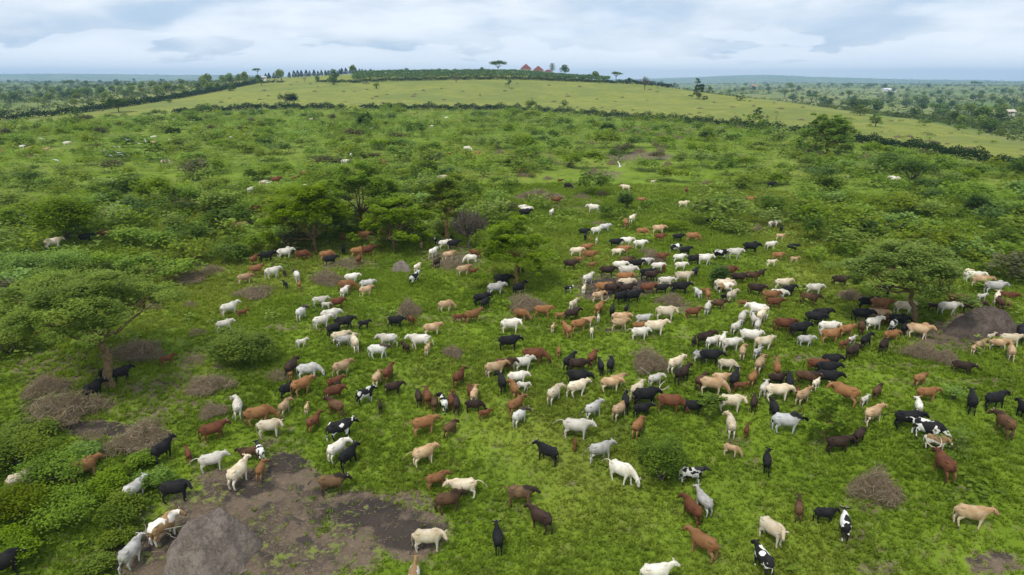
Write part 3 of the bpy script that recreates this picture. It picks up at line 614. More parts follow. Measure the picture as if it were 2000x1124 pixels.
def make_cattle(name, walk=0.0, yaw=0.0, graze=False, headup=0.0, tail='hang', hump=.09, calf=False, fat=1.0, lying=False, voxel=.026):
    """adult of 1.25 m at the withers, nose along +X, standing on z = 0. Returns the mesh and the head's frame"""
    lf = Loft(); S = .5 if not calf else .5
    if calf:
        hb = .93; bw, bh = .80, .74; leg = 1.0; hd = .92; nk = .85
    else:
        hb = .93; bw, bh = 1.0*fat, 1.0; leg = 1.0; hd = 1.0; nk = 1.0
    dz = -.58 if lying else 0
    body = [(-.80, 0, 1.08), (-.75, 0, 1.03), (-.60, 0, 1.01), (-.38, 0, .95), (-.08, 0, .91), (.20, 0, .92), (.42, 0, .97), (.55, 0, 1.01), (.64, 0, 1.02)]
    rad = [(.08, .10), (.19, .23), (.26, .30), (.305, .36), (.34, .40), (.32, .40), (.26, .385), (.20, .30), (.12, .20)]
    if calf: body = [(x*.86, y, z+.04) for x, y, z in body]
    lf.tube([(x, y, z+dz) for x, y, z in body], [(a*bw, b*bh) for a, b in rad], 'body', 18)
    # hip bones and spine ridge
    for sgn in (-1, 1): lf.ball((-.52*(.86 if calf else 1), sgn*.19*bw, 1.2+dz), (.13, .07, .07), 'body')
    k = .86 if calf else 1.0
    if hump > 0 and not calf: lf.ball((.36, 0, 1.22+dz+hump*.35), (.27, .13, .13+hump*.42), 'neck')
    # neck and head, turned by yaw about the withers
    base = Vector((.52*k, 0, 1.10+dz))
    cy, sy = math.cos(yaw), math.sin(yaw)
    def turn(p, f=1.0):
        d = p-base; c = math.cos(yaw*f); s_ = math.sin(yaw*f); return base+Vector((d.x*c-d.y*s_, d.x*s_+d.y*c, d.z))
    if graze:
        poll = Vector((1.08*k, 0, .62+dz)); muz = Vector((1.20*k, 0, .16)); mid = Vector((.84*k, 0, .88+dz))
    else:
        poll = Vector((.88*k, 0, 1.24+headup*.25+dz)); muz = Vector((1.20*k, 0, .92+headup*.42+dz)); mid = Vector((.70*k, 0, 1.15+headup*.1+dz))
    xf1 = lambda p: turn(p, .5 if (p-base).length < .35 else 1.0)
    lf.tube([base+Vector((-.12, 0, -.04)), base, mid, poll], [(.17*bw, .28*bh), (.155*nk, .27*nk), (.125*nk, .21*nk), (.10, .14)], ['body', 'neck', 'neck', 'neck'], 14, xf1)
    if not calf:
        q = .5*(base+mid)-Vector((0, 0, .24)); lf.tube([base+Vector((.02, 0, -.38)), q, mid+Vector((.06, 0, -.19)), poll+Vector((.02, 0, -.12))], [(.05, .10), (.032, .09), (.03, .06), (.04, .05)], 'neck', 10, xf1)
    f = (muz-poll).normalized(); up = Vector((0, 0, 1)) if not graze else Vector((1, 0, 0)); up = (up-f*up.dot(f)).normalized()
    hp = [poll-f*.06, poll+f*.03, poll+f*.15, poll+f*.28, poll+f*.39, poll+f*.44]
    lf.tube(hp, [(.085*hd, .085*hd), (.118*hd, .125*hd), (.115*hd, .135*hd), (.085*hd, .100*hd), (.086*hd, .086*hd), (.068*hd, .068*hd)], ['head', 'head', 'head', 'head', 'muz', 'muz'], 12, turn)
    side = Vector((0, 1, 0))
    for sgn in (-1, 1):
        a = poll+side*sgn*.08+up*.035; lf.tube([a, a+side*sgn*.10+up*.02-f*.03, a+side*sgn*.19+up*.01-f*.02, a+side*sgn*.235-f*.0], [(.03, .035), (.030, .062), (.028, .055), (.02, .022)], 'head', 8, turn)
    # legs
    st = walk
    def leg_(x, sgn, front, ph):
        y = sgn*(.155 if front else .16)*bw
        if lying:
            lf.tube([(x, y, .45), (x+.15, y*1.6, .16), (x+(.35 if front else .42), y*1.9, .07), (x+.1, y*2.0, .05)], [(.10, .13), (.07, .08), .045, .04], ['body', 'body', 'leg', 'hoof'], 8); return
        s_ = st*ph
        if front:
            lf.tube([(x-.02, y, 1.0), (x, y, .76), (x+.02+s_*.35, y, .56), (x+.02+s_*.62, y, .36), (x+.0+s_*.75, y, .12), (x+.03+s_*.85, y, .045), (x+.045+s_*.87, y, .0)],
                    [(.09, .17), (.10, .14), (.072, .085), (.056, .06), (.044, .046), (.052, .056), (.06, .066)], ['body', 'body', 'leg', 'leg', 'leg', 'hoof', 'hoof'], 10)
        else:
            lf.tube([(x+.03, y, 1.06), (x+.05, y, .82), (x+.07+s_*.35, y, .64), (x-.10+s_*.62, y, .44), (x-.06+s_*.78, y, .14), (x-.02+s_*.88, y, .045), (x+.0+s_*.9, y, .0)],
                    [(.12, .19), (.13, .20), (.10, .14), (.056, .074), (.044, .048), (.052, .056), (.06, .066)], ['body', 'body', 'leg', 'leg', 'leg', 'hoof', 'hoof'], 10)
    leg_(.42*k, 1, True, 1); leg_(.42*k, -1, True, -1); leg_(-.60*k, 1, False, -1); leg_(-.60*k, -1, False, 1)
    if not calf and not lying: lf.ball((-.40, 0, .58), (.13, .10, .08), 'belly')
    # tail
    tb = Vector((-.81*k, 0, 1.14+dz)); lo = .12 if lying else 0
    if tail == 'hang': tp = [tb, tb+Vector((-.07, 0, -.06)), tb+Vector((-.09, .01, -.35)), tb+Vector((-.07, .02, -.62 if not lying else -.42)), tb+Vector((-.06, .02, -.80 if not lying else -.46))]
    elif tail == 'side': tp = [tb, tb+Vector((-.10, .04, -.04)), tb+Vector((-.20, .16, -.28)), tb+Vector((-.26, .26, -.52)), tb+Vector((-.30, .31, -.72))]
    else: tp = [tb, tb+Vector((-.14, .02, .03)), tb+Vector((-.36, .07, -.05)), tb+Vector((-.55, .12, -.22)), tb+Vector((-.66, .15, -.40))]
    lf.tube(tp, [.045, .032, .027, .030, .045], ['body', 'body', 'body', 'tuft', 'tuft'], 8)
    me0 = bpy.data.meshes.new(name+"_raw"); lf.bm.normal_update(); bmesh.ops.recalc_face_normals(lf.bm, faces=lf.bm.faces); lf.bm.to_mesh(me0); lf.bm.free()
    ob = bpy.data.objects.new(name+"_raw", me0); C.objects.link(ob)
    rm = ob.modifiers.new("r", 'REMESH'); rm.mode = 'VOXEL'; rm.voxel_size = voxel
    sm = ob.modifiers.new("s", 'SMOOTH'); sm.factor = .5; sm.iterations = 3
    bpy.context.view_layer.update(); dg = bpy.context.evaluated_depsgraph_get()
    me = bpy.data.meshes.new_from_object(ob.evaluated_get(dg)); me.name = name
    bpy.data.objects.remove(ob); bpy.data.meshes.remove(me0)
    n = len(me.vertices); co = np.empty(n*3, np.float32); me.vertices.foreach_get('co', co); co = co.reshape(-1, 3)
    cs = np.array([l[0][:] for l in lf.lab]); rr = np.array([l[1] for l in lf.lab]); ls = np.array([l[2] for l in lf.lab])
    d = np.linalg.norm(co[:, None]-cs[None], axis=2)/rr[None]**.5; w_ = np.exp(-(d/d.min(1, keepdims=True))**2*5); w_ /= w_.sum(1, keepdims=True)
    zx = (w_*np.isin(ls, ['muz', 'hoof', 'tuft'])).sum(1); zh = (w_*np.isin(ls, ['head', 'neck', 'muz'])).sum(1)
    zp = (w_*np.isin(ls, ['leg', 'belly'])).sum(1)+np.clip((.74+dz-co[:, 2])*3, 0, 1)*.5
    for an, v in (('zone_x', zx), ('zone_h', np.clip((zh-.3)*2, 0, 1)), ('zone_p', np.clip(zp, 0, 1))):
        a = me.attributes.new(an, 'FLOAT', 'POINT'); a.data.foreach_set('value', v.astype(np.float32))
    me.polygons.foreach_set('use_smooth', np.ones(len(me.polygons), bool)); me.materials.append(COAT['W'])
    tp_, tf = turn(poll+up*.06), (turn(poll+f)-turn(poll)).normalized(); ts = (turn(poll+side)-turn(poll)).normalized()
    tu = (turn(poll+up)-turn(poll)).normalized(); return me, (tp_, tf, ts, tu)
def horn_mesh(name, fr, sgn, long_=False):
    p, f, s, u = fr; b = bmesh.new(); a = p+s*sgn*.065
    if long_: pts = [a, a+s*sgn*.16+u*.06, a+s*sgn*.30+u*.24, a+s*sgn*.34+u*.46, a+s*sgn*.30+u*.66]; rr = [.040, .040, .034, .024, .008]
    else: pts = [a, a+s*sgn*.07+u*.01, a+s*sgn*.13+u*.05+f*.02, a+s*sgn*.15+u*.11+f*.04]; rr = [.028, .025, .019, .007]
    rings = []
    for i, q in enumerate(pts):
        t = (pts[min(i+1, len(pts)-1)]-pts[max(i-1, 0)]).normalized(); x = t.cross(f).normalized(); y = t.cross(x)
        rings.append([b.verts.new(q+x*math.cos(k*math.pi/3)*rr[i]+y*math.sin(k*math.pi/3)*rr[i]) for k in range(6)])
    for A, B in zip(rings, rings[1:]):
        for k in range(6): b.faces.new((A[k], A[(k+1) % 6], B[(k+1) % 6], B[k]))
    b.faces.new(rings[0][::-1]); b.faces.new(rings[-1])
    bmesh.ops.recalc_face_normals(b, faces=b.faces)
    me = bpy.data.meshes.new(name); b.to_mesh(me); b.free(); me.materials.append(horn_mat)
    for pl in me.polygons: pl.use_smooth = True
    return me
POSES = {}
def pose(key, **kw):
    me, fr = make_cattle('cattle_body', **kw)
    POSES[key] = (me, {l: [horn_mesh('horn', fr, s, l) for s in (-1, 1)] for l in (False, True)} if not kw.get('calf') else None)
pose('stand'); pose('walk', walk=.22); pose('walk2', walk=-.16, headup=.1, tail='side', fat=.93); pose('left', yaw=.75, tail='side'); pose('right', yaw=-.75)
pose('up', headup=.5); pose('graze', graze=True); pose('grazew', graze=True, walk=.2, fat=.92); pose('bull', hump=.2, fat=1.1, walk=.12); pose('out', tail='out', headup=-.1); pose('outw', tail='out', walk=.2, graze=True)
pose('thin', fat=.88, walk=.1, hump=.05, headup=.15); pose('lie', lying=True); pose('turnwalk', walk=.18, yaw=.4); pose('lowhead', headup=-.45, fat=1.05); pose('turnwalk2', walk=-.2, yaw=-.35, headup=.2, fat=.95)
pose('calf', calf=True); pose('calfw', calf=True, walk=.22, headup=.3); pose('calfg', calf=True, graze=True); pose('calfl', calf=True, yaw=.8)
# ---------------------------------------------------------------- the herd, read off the photograph crop by crop
# X,Y of the lowest feet in the crop, heading (0 = to the right, 90 = away), coat, size, pose flags
HERD = """
@400,440,5
610,365,5,K,1,n
790,335,5,W,1.05,H
955,350,0,R,1,g
490,400,60,R,.85,
510,500,10,O,.95,
400,580,5,T,.9,
670,530,15,W,1,w
785,520,280,D,.6,
790,635,110,K,.65,
905,570,95,N,.95,
930,645,85,O,.7,
1195,355,5,O,1,g
1230,400,10,K,.95,w
1495,320,10,O,1,
1590,315,10,R,1.1,H
1360,300,85,K,.85,
1350,185,90,R,.9,
1510,405,80,R,.9,
1560,155,0,O,1,
1440,575,0,W,.9,w
1390,665,350,O,1.05,g
1370,725,60,W,.85,
1590,640,0,G,.9,
1580,705,20,T,.85,
1130,805,355,W,.85,
1190,835,340,W,.65,
1300,825,10,R,.9,
950,945,60,N,.95,r
250,895,20,W,1,u
375,910,10,R,.65,
200,1045,10,W,.85,
1235,965,10,W,1.05,
1150,1020,15,W,.95,
1370,1030,0,K,1.05,n
1270,1100,30,K,.9,t
1560,1030,10,K,.75,u
1870,1025,340,K,.95,
@800,440,5
115,240,85,T,.65,
255,205,100,P,.75,
235,335,55,W,.95,
345,240,20,W,.95,
430,240,10,K,.95,
410,165,80,K,.7,
345,130,60,D,.8,
385,355,20,T,.9,
270,430,60,D,.85,
600,380,190,W,.85,g
650,335,340,R,.95,
80,475,60,C,.8,
50,600,55,P,1,u
530,505,15,T,.95,
620,505,340,R,.7,
1050,500,100,D,.8,
1110,490,80,D,.7,
1265,470,90,K,.75,
910,610,350,K,1.1,w
845,695,15,G,1.05,H
1070,695,40,K,1,u
705,795,20,K,1,
740,840,60,K,.85,
355,855,15,T,.9,g
480,965,10,R,.75,g
620,970,25,O,1,u
1090,955,330,O,.95,g
1300,915,355,O,1,
990,1060,0,W,1.1,r
225,1090,10,T,.95,
20,1005,300,R,.75,
1700,110,0,K,.85,
1715,165,85,K,.75,
1757,175,270,O,.55,
1820,110,30,W,.95,
1905,75,15,G,.95,
1825,195,85,C,.6,
1730,275,10,O,.9,
1630,315,5,C,.95,
1750,355,350,O,1,
1650,380,200,O,.65,
1570,445,350,D,.95,
1780,435,10,O,.65,
1550,670,20,P,.65,
1740,595,50,W,.9,u
1700,695,80,C,.75,
1890,685,0,O,1.05,
1930,510,0,D,1,
1965,690,0,D,1,
1840,765,30,T,.85,
1590,945,30,D,.95,
1600,855,60,C,.85,
1465,935,0,O,.65,
1850,905,65,O,1,L
1842,965,90,W,.55,
1400,1070,80,T,.65,
1530,1125,115,O,.95,
1650,1060,30,O,.95,
1730,1010,20,T,.8,
1775,1125,270,C,.7,
1975,915,85,K,.8,
@1200,440,5
270,115,5,O,.95,g
430,95,0,T,1.05,
440,165,350,R,.85,
620,165,5,K,.85,
760,170,5,O,1,g
10,225,0,K,.95,
115,215,0,W,1,
245,240,10,W,.95,w
85,300,0,O,1,
25,310,0,C,.8,
595,275,30,P,.85,
690,305,25,K,.9,u
630,375,15,W,.85,
645,450,10,W,.8,
775,395,15,K,.95,
875,395,5,W,1.05,w
1030,345,10,P,1,
1170,335,0,W,1.05,w
1330,280,0,K,1.1,H
455,365,0,R,.9,
115,415,20,B,.95,
310,405,0,G,.8,
215,440,10,K,.95,
320,540,10,K,1,
360,560,20,D,.95,
420,460,5,W,.85,
480,475,85,R,.75,
120,525,355,W,1.15,H
50,455,0,W,.95,
100,585,355,O,1.05,
110,640,5,C,1,
780,535,70,K,.85,n
670,575,0,C,1.05,n
500,610,0,W,.9,
640,685,5,K,1.1,
460,680,10,K,.85,
325,685,15,R,.95,
120,700,30,D,.95,
30,690,60,D,.9,
185,780,30,K,1.05,
65,790,40,K,1,
115,895,80,K,.75,
1110,515,0,R,1.05,
1210,575,0,D,.95,
1340,560,0,B,.95,w
1435,515,45,D,.65,
1060,660,0,C,1.1,H
1090,680,10,Q,.95,n
1520,250,30,W,.85,w
1625,80,80,K,.75,
1530,40,60,Q,.65,
1615,155,5,T,.75,
1735,265,10,K,.8,w
1590,350,5,O,.8,
1530,415,20,C,.7,
1755,375,0,T,.65,
810,735,120,G,.8,
885,695,0,O,.65,
905,755,100,O,.85,
1070,760,235,K,.65,
1140,775,60,C,.95,
1380,695,350,D,1,w
1250,815,10,O,.65,
1640,645,20,C,1,n
1690,710,40,K,.95,n
1520,760,0,O,1,
1590,745,5,W,.95,
1560,830,15,R,.9,
905,895,80,W,.9,
1010,835,10,B,.85,
765,925,20,R,.85,u
500,945,0,C,1.15,nb
1240,1000,80,W,.95,
1390,915,180,W,1.15,
1430,985,70,C,1,
1350,1010,100,W,.85,
1390,1065,85,W,.85,
1180,1085,60,W,.85,u
1650,1060,5,R,1.1,
1800,1115,30,K,1.1,
1950,985,350,K,1,
1900,795,355,B,1.05,w
1945,690,10,W,.95,
60,985,0,T,1,
50,1040,10,T,.95,
280,990,10,G,.85,
250,1060,5,O,.85,
395,1095,10,C,1.15,u
245,1135,10,W,.95,t
@1600,440,5
200,605,5,D,.95,
620,705,20,K,.95,
465,835,15,K,1,u
590,855,355,O,1.1,
590,885,0,R,.7,
410,955,5,K,1.05,w
545,955,0,T,1.05,
520,1050,45,W,1,
600,985,0,R,.8,
820,880,15,C,1,
760,1010,10,K,1,
715,1065,80,V,.9,
820,1095,80,K,.85,
960,1115,0,T,1.1,H
85,1085,15,W,1,
15,950,20,K,1,
1110,845,0,D,.65,
1250,890,20,W,1,w
1330,790,0,R,.9,
1480,875,0,D,1.1,w
1700,685,15,G,1.05,H
1575,765,45,W,.7,
1720,800,90,C,.95,
1750,850,110,B,.95,
1840,835,90,O,.6,
1840,715,0,R,.9,l
1570,625,0,T,1.1,
1500,570,5,W,1,
1965,1125,75,K,1,
640,525,0,O,.9,
545,400,0,O,.8,
1405,525,5,C,.85,
@0,640,5
935,735,45,K,1.05,n
1045,545,60,K,.85,
1200,545,20,K,.95,w
1640,385,10,R,.75,
@400,640,5
950,205,10,W,.65,ut
1330,165,5,C,.9,
1370,195,5,G,.8,
1470,265,100,C,1.05,r
1790,200,180,W,1,
1700,310,355,N,1,w
1965,275,120,D,.75,
860,515,60,D,1.05,
1020,515,355,G,1.05,gH
1350,495,25,T,1,w
960,690,25,O,1.1,wn
1280,620,20,R,.8,
1305,645,60,D,.65,
1275,730,15,R,.95,
1285,910,130,B,1.05,
850,530,80,O,.6,
830,715,30,K,.95,
340,925,85,W,1.05,lu
790,890,60,T,.85,r
1005,870,75,T,.6,
1690,605,70,T,.85,
1800,565,65,R,.95,u
1850,670,10,D,.85,
1575,765,30,P,.95,
1720,860,90,D,.65,
540,970,0,O,1.2,gH
645,1085,350,C,1.05,nr
1075,1035,50,R,.85,u
1335,1120,15,P,1.15,n
95,1120,10,R,1.05,w
@800,640,5
100,220,180,W,1.1,
180,295,70,T,.75,r
970,235,5,K,1.1,t
1215,370,355,R,1.15,g
1455,315,85,O,.65,
1560,450,60,K,1,u
1785,410,70,R,.95,n
1860,485,100,K,.85,
1960,475,80,K,.9,
840,500,15,T,1.05,
930,450,5,B,1,
1110,445,20,W,1,H
1055,580,10,W,.95,
900,665,100,K,1,l
485,605,60,R,.95,u
1640,450,0,D,1,
1650,600,350,K,1.15,
1410,785,60,C,1.05,r
1640,705,30,C,1.05,wn
1965,640,10,T,.95,
1105,645,340,W,.7,
1020,730,105,O,.95,l
1040,905,50,O,1.05,n
1075,1005,55,N,.95,r
90,795,95,D,.85,
175,815,95,R,1,
250,855,85,B,.85,
335,860,100,P,.9,
410,835,90,R,.85,
460,875,90,D,.9,
600,745,100,R,.85,
635,780,80,T,.9,
630,840,355,D,.8,g
735,920,20,R,.65,
150,1070,15,O,1.1,tr
405,1105,50,B,.85,
1790,935,50,G,1,
1630,1100,355,W,1.2,tr
@1200,640,5
25,610,30,T,.85,
45,945,55,T,1,
100,865,95,K,.95,n
220,745,60,C,1,
395,600,40,W,.8,
300,800,20,K,1.2,L
595,475,50,C,1.05,
655,580,55,D,1.05,u
840,635,60,B,.9,
930,380,5,K,1.1,t
850,350,10,G,.85,
955,225,40,W,.85,
1050,215,80,W,.85,
880,210,40,D,1.05,
770,205,80,D,.65,
1135,250,25,W,.95,
1320,180,350,W,1.1,
1240,340,90,T,.85,
1455,245,30,C,1,
1095,440,355,C,.85,g
1390,330,60,G,.75,
1410,485,75,T,1,n
1340,610,75,O,.85,
1570,540,95,O,1.05,
1160,645,80,K,1.05,u
1220,650,10,R,.75,
950,665,0,T,1.15,g
1035,580,10,T,.85,
1130,840,10,C,1.1,nr
1350,855,90,D,.85,
1690,680,95,K,1.05,
1580,590,20,D,.85,
1455,710,75,W,.85,
1590,740,15,C,1.1,
1540,940,105,K,1,
1670,1060,15,M,1.2,HM
1870,580,0,B,1,
1780,710,90,R,.6,
1830,795,60,T,.95,
1960,645,70,C,.75,
540,845,355,R,1.15,g
760,865,0,K,.95,
270,895,20,K,.85,
225,1115,70,O,1,
1120,1115,100,C,1.1,lu
1280,1115,85,R,.7,
1860,195,15,G,.8,w
1970,450,0,R,.95,
@1600,640,5
100,170,25,O,1,
255,115,40,O,.9,
310,195,60,W,.65,
230,245,50,R,.7,
315,340,60,D,.95,
440,235,70,K,.95,
620,270,70,D,.85,
695,160,40,O,.85,
395,85,100,B,.9,
110,410,20,K,.95,
70,500,10,K,1.05,
75,585,5,K,1.05,
230,770,165,O,1.2,
430,800,65,W,.65,
550,730,75,B,.8,
505,995,60,T,1.05,
965,605,60,O,.8,
1035,750,30,O,.9,
1390,465,355,D,.85,w
1460,875,100,K,1.1,
1690,840,50,K,1.05,
1775,1100,125,B,1.15,l
1975,940,125,K,.95,
850,1025,25,K,1.1,t
950,880,100,W,.8,
1500,275,80,T,.65,
1560,260,65,T,.8,
1665,165,60,C,.65,
1740,235,20,T,.8,
1850,345,100,T,.95,
1850,200,20,C,.9,
1960,165,85,K,1,
@0,840,3.958
670,405,15,O,1.1,
190,480,15,C,.95,
1275,275,40,K,1.05,u
1470,295,95,R,.75,
1650,325,0,W,1,tb
1060,575,35,G,.95,u
1375,575,345,K,1.1,b
1860,480,50,C,1.15,un
1290,900,35,Q,1.2,r
1045,1110,50,G,1.1,
50,1170,10,K,1.15,n
1925,245,180,B,.8,
@500,840,3.958
40,275,100,V,.85,
50,415,70,O,.8,
640,270,40,W,1.05,r
725,340,50,K,1.1,n
600,510,355,S,1.1,tnr
1305,300,25,T,1.1,tu
1400,475,20,O,.9,t
1600,540,183,C,1.1,tG
1495,660,15,B,1.1,H
1340,955,355,C,1.15,nr
1870,1000,95,K,1,u
1230,1290,80,Q,1,u
@1000,840,3.958
70,600,355,S,1.1,tr
270,290,145,K,1.05,
485,175,270,R,.55,g
680,275,30,G,1.1,
840,455,330,W,1.2,tg
1385,440,15,V,.95,u
1690,220,350,T,.75,g
1060,270,0,K,.9,
1180,260,0,K,.7,
215,840,140,D,1.15,
1470,690,125,G,1,u
1380,765,125,R,1.1,
1460,1025,150,O,1.2,
1110,1240,20,W,1.1,u
1920,1170,125,P,1.1,
1955,370,95,K,.95,
@1500,840,3.958
20,930,325,C,1.15,r
530,210,30,D,1,t
690,140,70,D,.8,
650,155,50,K,.7,
1220,100,350,P,1.2,tg
1290,165,5,Q,.85,
1330,425,125,R,1.2,tL
220,735,95,B,.85,u
430,740,20,K,.8,
570,885,100,P,1,
1550,790,20,T,1.15,
@0,200,4
175,365,0,W,.8,
527,345,0,W,1.05,
240,375,0,T,.8,
365,395,0,T,1,
760,355,0,R,.9,
815,400,60,W,.7,
1200,295,0,W,.95,
1198,340,0,T,.95,
1300,405,80,D,.95,
1297,500,0,C,1.15,g
1880,135,0,R,.9,
1935,265,0,T,.8,
1960,725,60,W,1,
1985,870,0,O,.95,
1862,985,350,T,1.2,l
215,955,100,K,1,
825,1075,0,R,1,
680,1105,0,K,1,
427,1150,0,C,1.1,
8,400,0,O,.8,
5,470,60,D,.9,
@500,200,4
432,150,350,C,1.1,
175,195,80,W,.6,
905,225,0,C,.9,
1240,105,0,R,.9,
1487,135,340,W,.9,
1590,100,0,O,.9,
1610,155,0,O,.9,
1370,205,0,W,.9,
1440,215,80,C,.8,
1650,390,350,W,1.15,g
1650,432,85,P,.65,
1510,425,0,R,.85,
1570,410,90,R,.8,
1732,420,0,O,.9,
745,445,85,W,1,
692,490,0,W,.95,
425,545,350,K,1,
385,565,20,W,.7,
370,590,0,O,1,
305,615,0,O,.8,
160,640,0,R,1.1,
60,665,20,C,.95,
1450,625,0,C,1.05,
@1000,200,4
65,560,0,O,.95,
378,635,0,R,.7,
345,800,355,R,1,n
435,685,330,K,.95,g
80,830,0,W,.8,l
112,880,355,W,1,
103,905,0,K,1.1,
310,895,70,W,.8,
635,870,180,W,1.1,
885,700,180,C,1,
1360,725,85,R,.9,
1338,830,10,C,.95,
1010,775,0,O,.9,l
1860,765,0,O,.8,l
1560,975,0,K,1,
885,995,100,O,1,
938,960,65,C,1,
1100,640,0,C,.6,
1060,1124,0,C,.1,
@1500,200,4
22,670,20,K,.9,
35,992,20,Q,.95,
985,640,180,W,1.15,
620,610,85,T,.7,
282,320,330,C,.8,
1045,1025,80,K,.9,
"""
COATN = {'W': 'white', 'C': 'cream', 'T': 'tan', 'O': 'orange-brown', 'R': 'red-brown', 'B': 'brown', 'D': 'dark brown', 'K': 'black', 'G': 'grey', 'P': 'black and white', 'V': 'white black-spotted',
         'Q': 'white brown-patched', 'S': 'dark brown tan-backed', 'M': 'black-necked grey', 'N': 'dark-headed white'}
def facing(h):
    h %= 360
    if h < 33 or h > 327: return 'facing right'
    if h < 73: return 'angled away to the right'
    if h < 108: return 'seen from behind'
    if h < 160: return 'angled away to the left'
    if h < 215: return 'facing left'
    return 'facing the camera'
cattle = []
ox = oy = 0; sc_ = 1
for ln in HERD.split('\n'):
    ln = ln.strip()
    if not ln: continue
    if ln[0] == '@': ox, oy, sc_ = [float(v) for v in ln[1:].split(',')]; continue
    f = ln.split(','); X_, Y_, h_ = float(f[0]), float(f[1]), float(f[2]); coat_, size_, fl = f[3], float(f[4]), f[5]
    if size_ < .3: continue
    cattle.append(dict(px=ox+X_/sc_, py=oy+Y_/sc_, h=h_, c=coat_, s=size_, f=fl))
def cow_pose(c, i):
    f = c['f']; calf = c['s'] < .78
    if 'G' in f: return 'out'
    if 'l' in f and calf is False and ('u' not in f) and c['py'] < 620 and c['c'] in 'RTWO': return 'lie'
    if calf:
        return 'calfg' if 'g' in f else 'calfl' if 'l' in f else ('calfw' if (i*7) % 3 == 0 or 't' in f or 'w' in f else 'calf')
    if 't' in f: return 'outw' if 'g' in f else 'out'
    if 'g' in f: return 'graze' if i % 2 else 'grazew'
    if 'H' in f: return 'bull'
    if 'l' in f: return 'left'
    if 'r' in f or 'b' in f: return 'right'
    if 'u' in f: return 'up'
    if 'w' in f: return 'walk'
    return ['stand', 'walk2', 'thin', 'stand', 'walk', 'right', 'thin', 'walk2', 'left', 'turnwalk', 'lowhead', 'turnwalk2', 'lowhead'][(i*13+int(c['px'])) % 13]
cows_ = sorted((c for c in cattle if c['s'] >= .78), key=lambda c: -c['s']/depth(hit(c['px'], c['py'])))
for c in cows_[300:]: c['mass'] = True
FARPOSE = {k: make_cattle('far_cattle_body', voxel=.05, **kw)[0] for k, kw in (('stand', {}), ('graze', dict(graze=True)), ('walk', dict(walk=.2)), ('bull', dict(hump=.2, walk=.1)), ('lie', dict(lying=True)))}
MASS = []
for i, c in enumerate(cattle):
    p = hit(c['px'], c['py']); hv = Vector((p.x, p.y, 0)).normalized(); rt = Vector((hv.y, -hv.x, 0))
    hr = R(c['h']); d = rt*math.cos(hr)+hv*math.sin(hr)
    calf = c['s'] < .78; sc = c['s']*(1.0 if not calf else 1.0)*.95
    q = p+hv*(.13+.62*abs(math.sin(hr)))*sc
    key = cow_pose(c, i); me, horns = POSES[key]; c['pose'] = key; c['calf'] = calf
    if c.get('mass'):
        MASS.append((FARPOSE[key if key in FARPOSE else 'graze' if 'graze' in key or key == 'outw' else 'walk' if key in ('walk2', 'thin') else 'stand'], Matrix.Translation((q.x, q.y, float(zt(q.x, q.y))-.015)) @ Matrix.Rotation(math.atan2(d.y, d.x), 4, 'Z') @ Matrix.Scale(sc, 4), c['c']))
        c['o'] = None; c['bx'], c['by'] = [float(v) for v in proj(q.x, q.y, float(zt(q.x, q.y))+.8*sc)]; c['d'] = depth(q); continue
    o = link('calf' if calf else 'cow', me, None, (q.x, q.y, float(zt(q.x, q.y))-.015), math.atan2(d.y, d.x), (sc*rng.uniform(.97, 1.04), sc*rng.uniform(.94, 1.05), sc))
    o.material_slots[0].link = 'OBJECT'; o.material_slots[0].material = COAT[c['c']]
    c['o'] = o; c['bx'], c['by'] = [float(v) for v in proj(q.x, q.y, float(zt(q.x, q.y))+.8*sc)]
    c['d'] = depth(q)
    if horns and (('n' in c['f']) or ('L' in c['f']) or (c['d'] < 75 and (i*5) % 3 == 0 and 'S' not in c['f'])):
        c['horn'] = 'L' in c['f']
        for hm in horns[c['horn']]:
            hobj = link('horn', hm, o)
VV = []; FF = []; MI = []; ZX = []; ZH = []; ZP = []; off = 0; mk_ = sorted(set(m[2] for m in MASS)); 
for me, mx, ct in MASS:
    n = len(me.vertices); co = np.empty(n*3, np.float32); me.vertices.foreach_get('co', co); co = co.reshape(-1, 3) @ np.array(mx.to_3x3()).T+np.array(mx.translation)
    fs = [tuple(p.vertices) for p in me.polygons]; fs = [f if len(f) == 4 else (*f, f[-1]) for f in fs]
    fs = [f for f in fs if len(set(f)) == 4]; VV.append(co); FF.append(np.array(fs)+off); MI.append(np.full(len(fs), mk_.index(ct))); off += n
    for nm, lst in (('zone_x', ZX), ('zone_h', ZH), ('zone_p', ZP)):
        a = np.empty(n, np.float32); me.attributes[nm].data.foreach_get('value', a); lst.append(a)
mm = mesh_np('distant_cattle', np.concatenate(VV), np.concatenate(FF), None, {'zone_x': ('POINT', np.concatenate(ZX)), 'zone_h': ('POINT', np.concatenate(ZH)), 'zone_p': ('POINT', np.concatenate(ZP))}, True)
for k in mk_: mm.materials.append(COAT[k])
mm.polygons.foreach_set('material_index', np.concatenate(MI).astype(np.int32))
tag(link('distant_cattle', mm), 'remaining small far cattle scattered through the back of the herd and the scrub', 'cattle', kind='stuff')
print("mass", len(MASS), "cattle", len(cattle), "calves", sum(c['calf'] for c in cattle), "cows", sum(not c['calf'] for c in cattle))

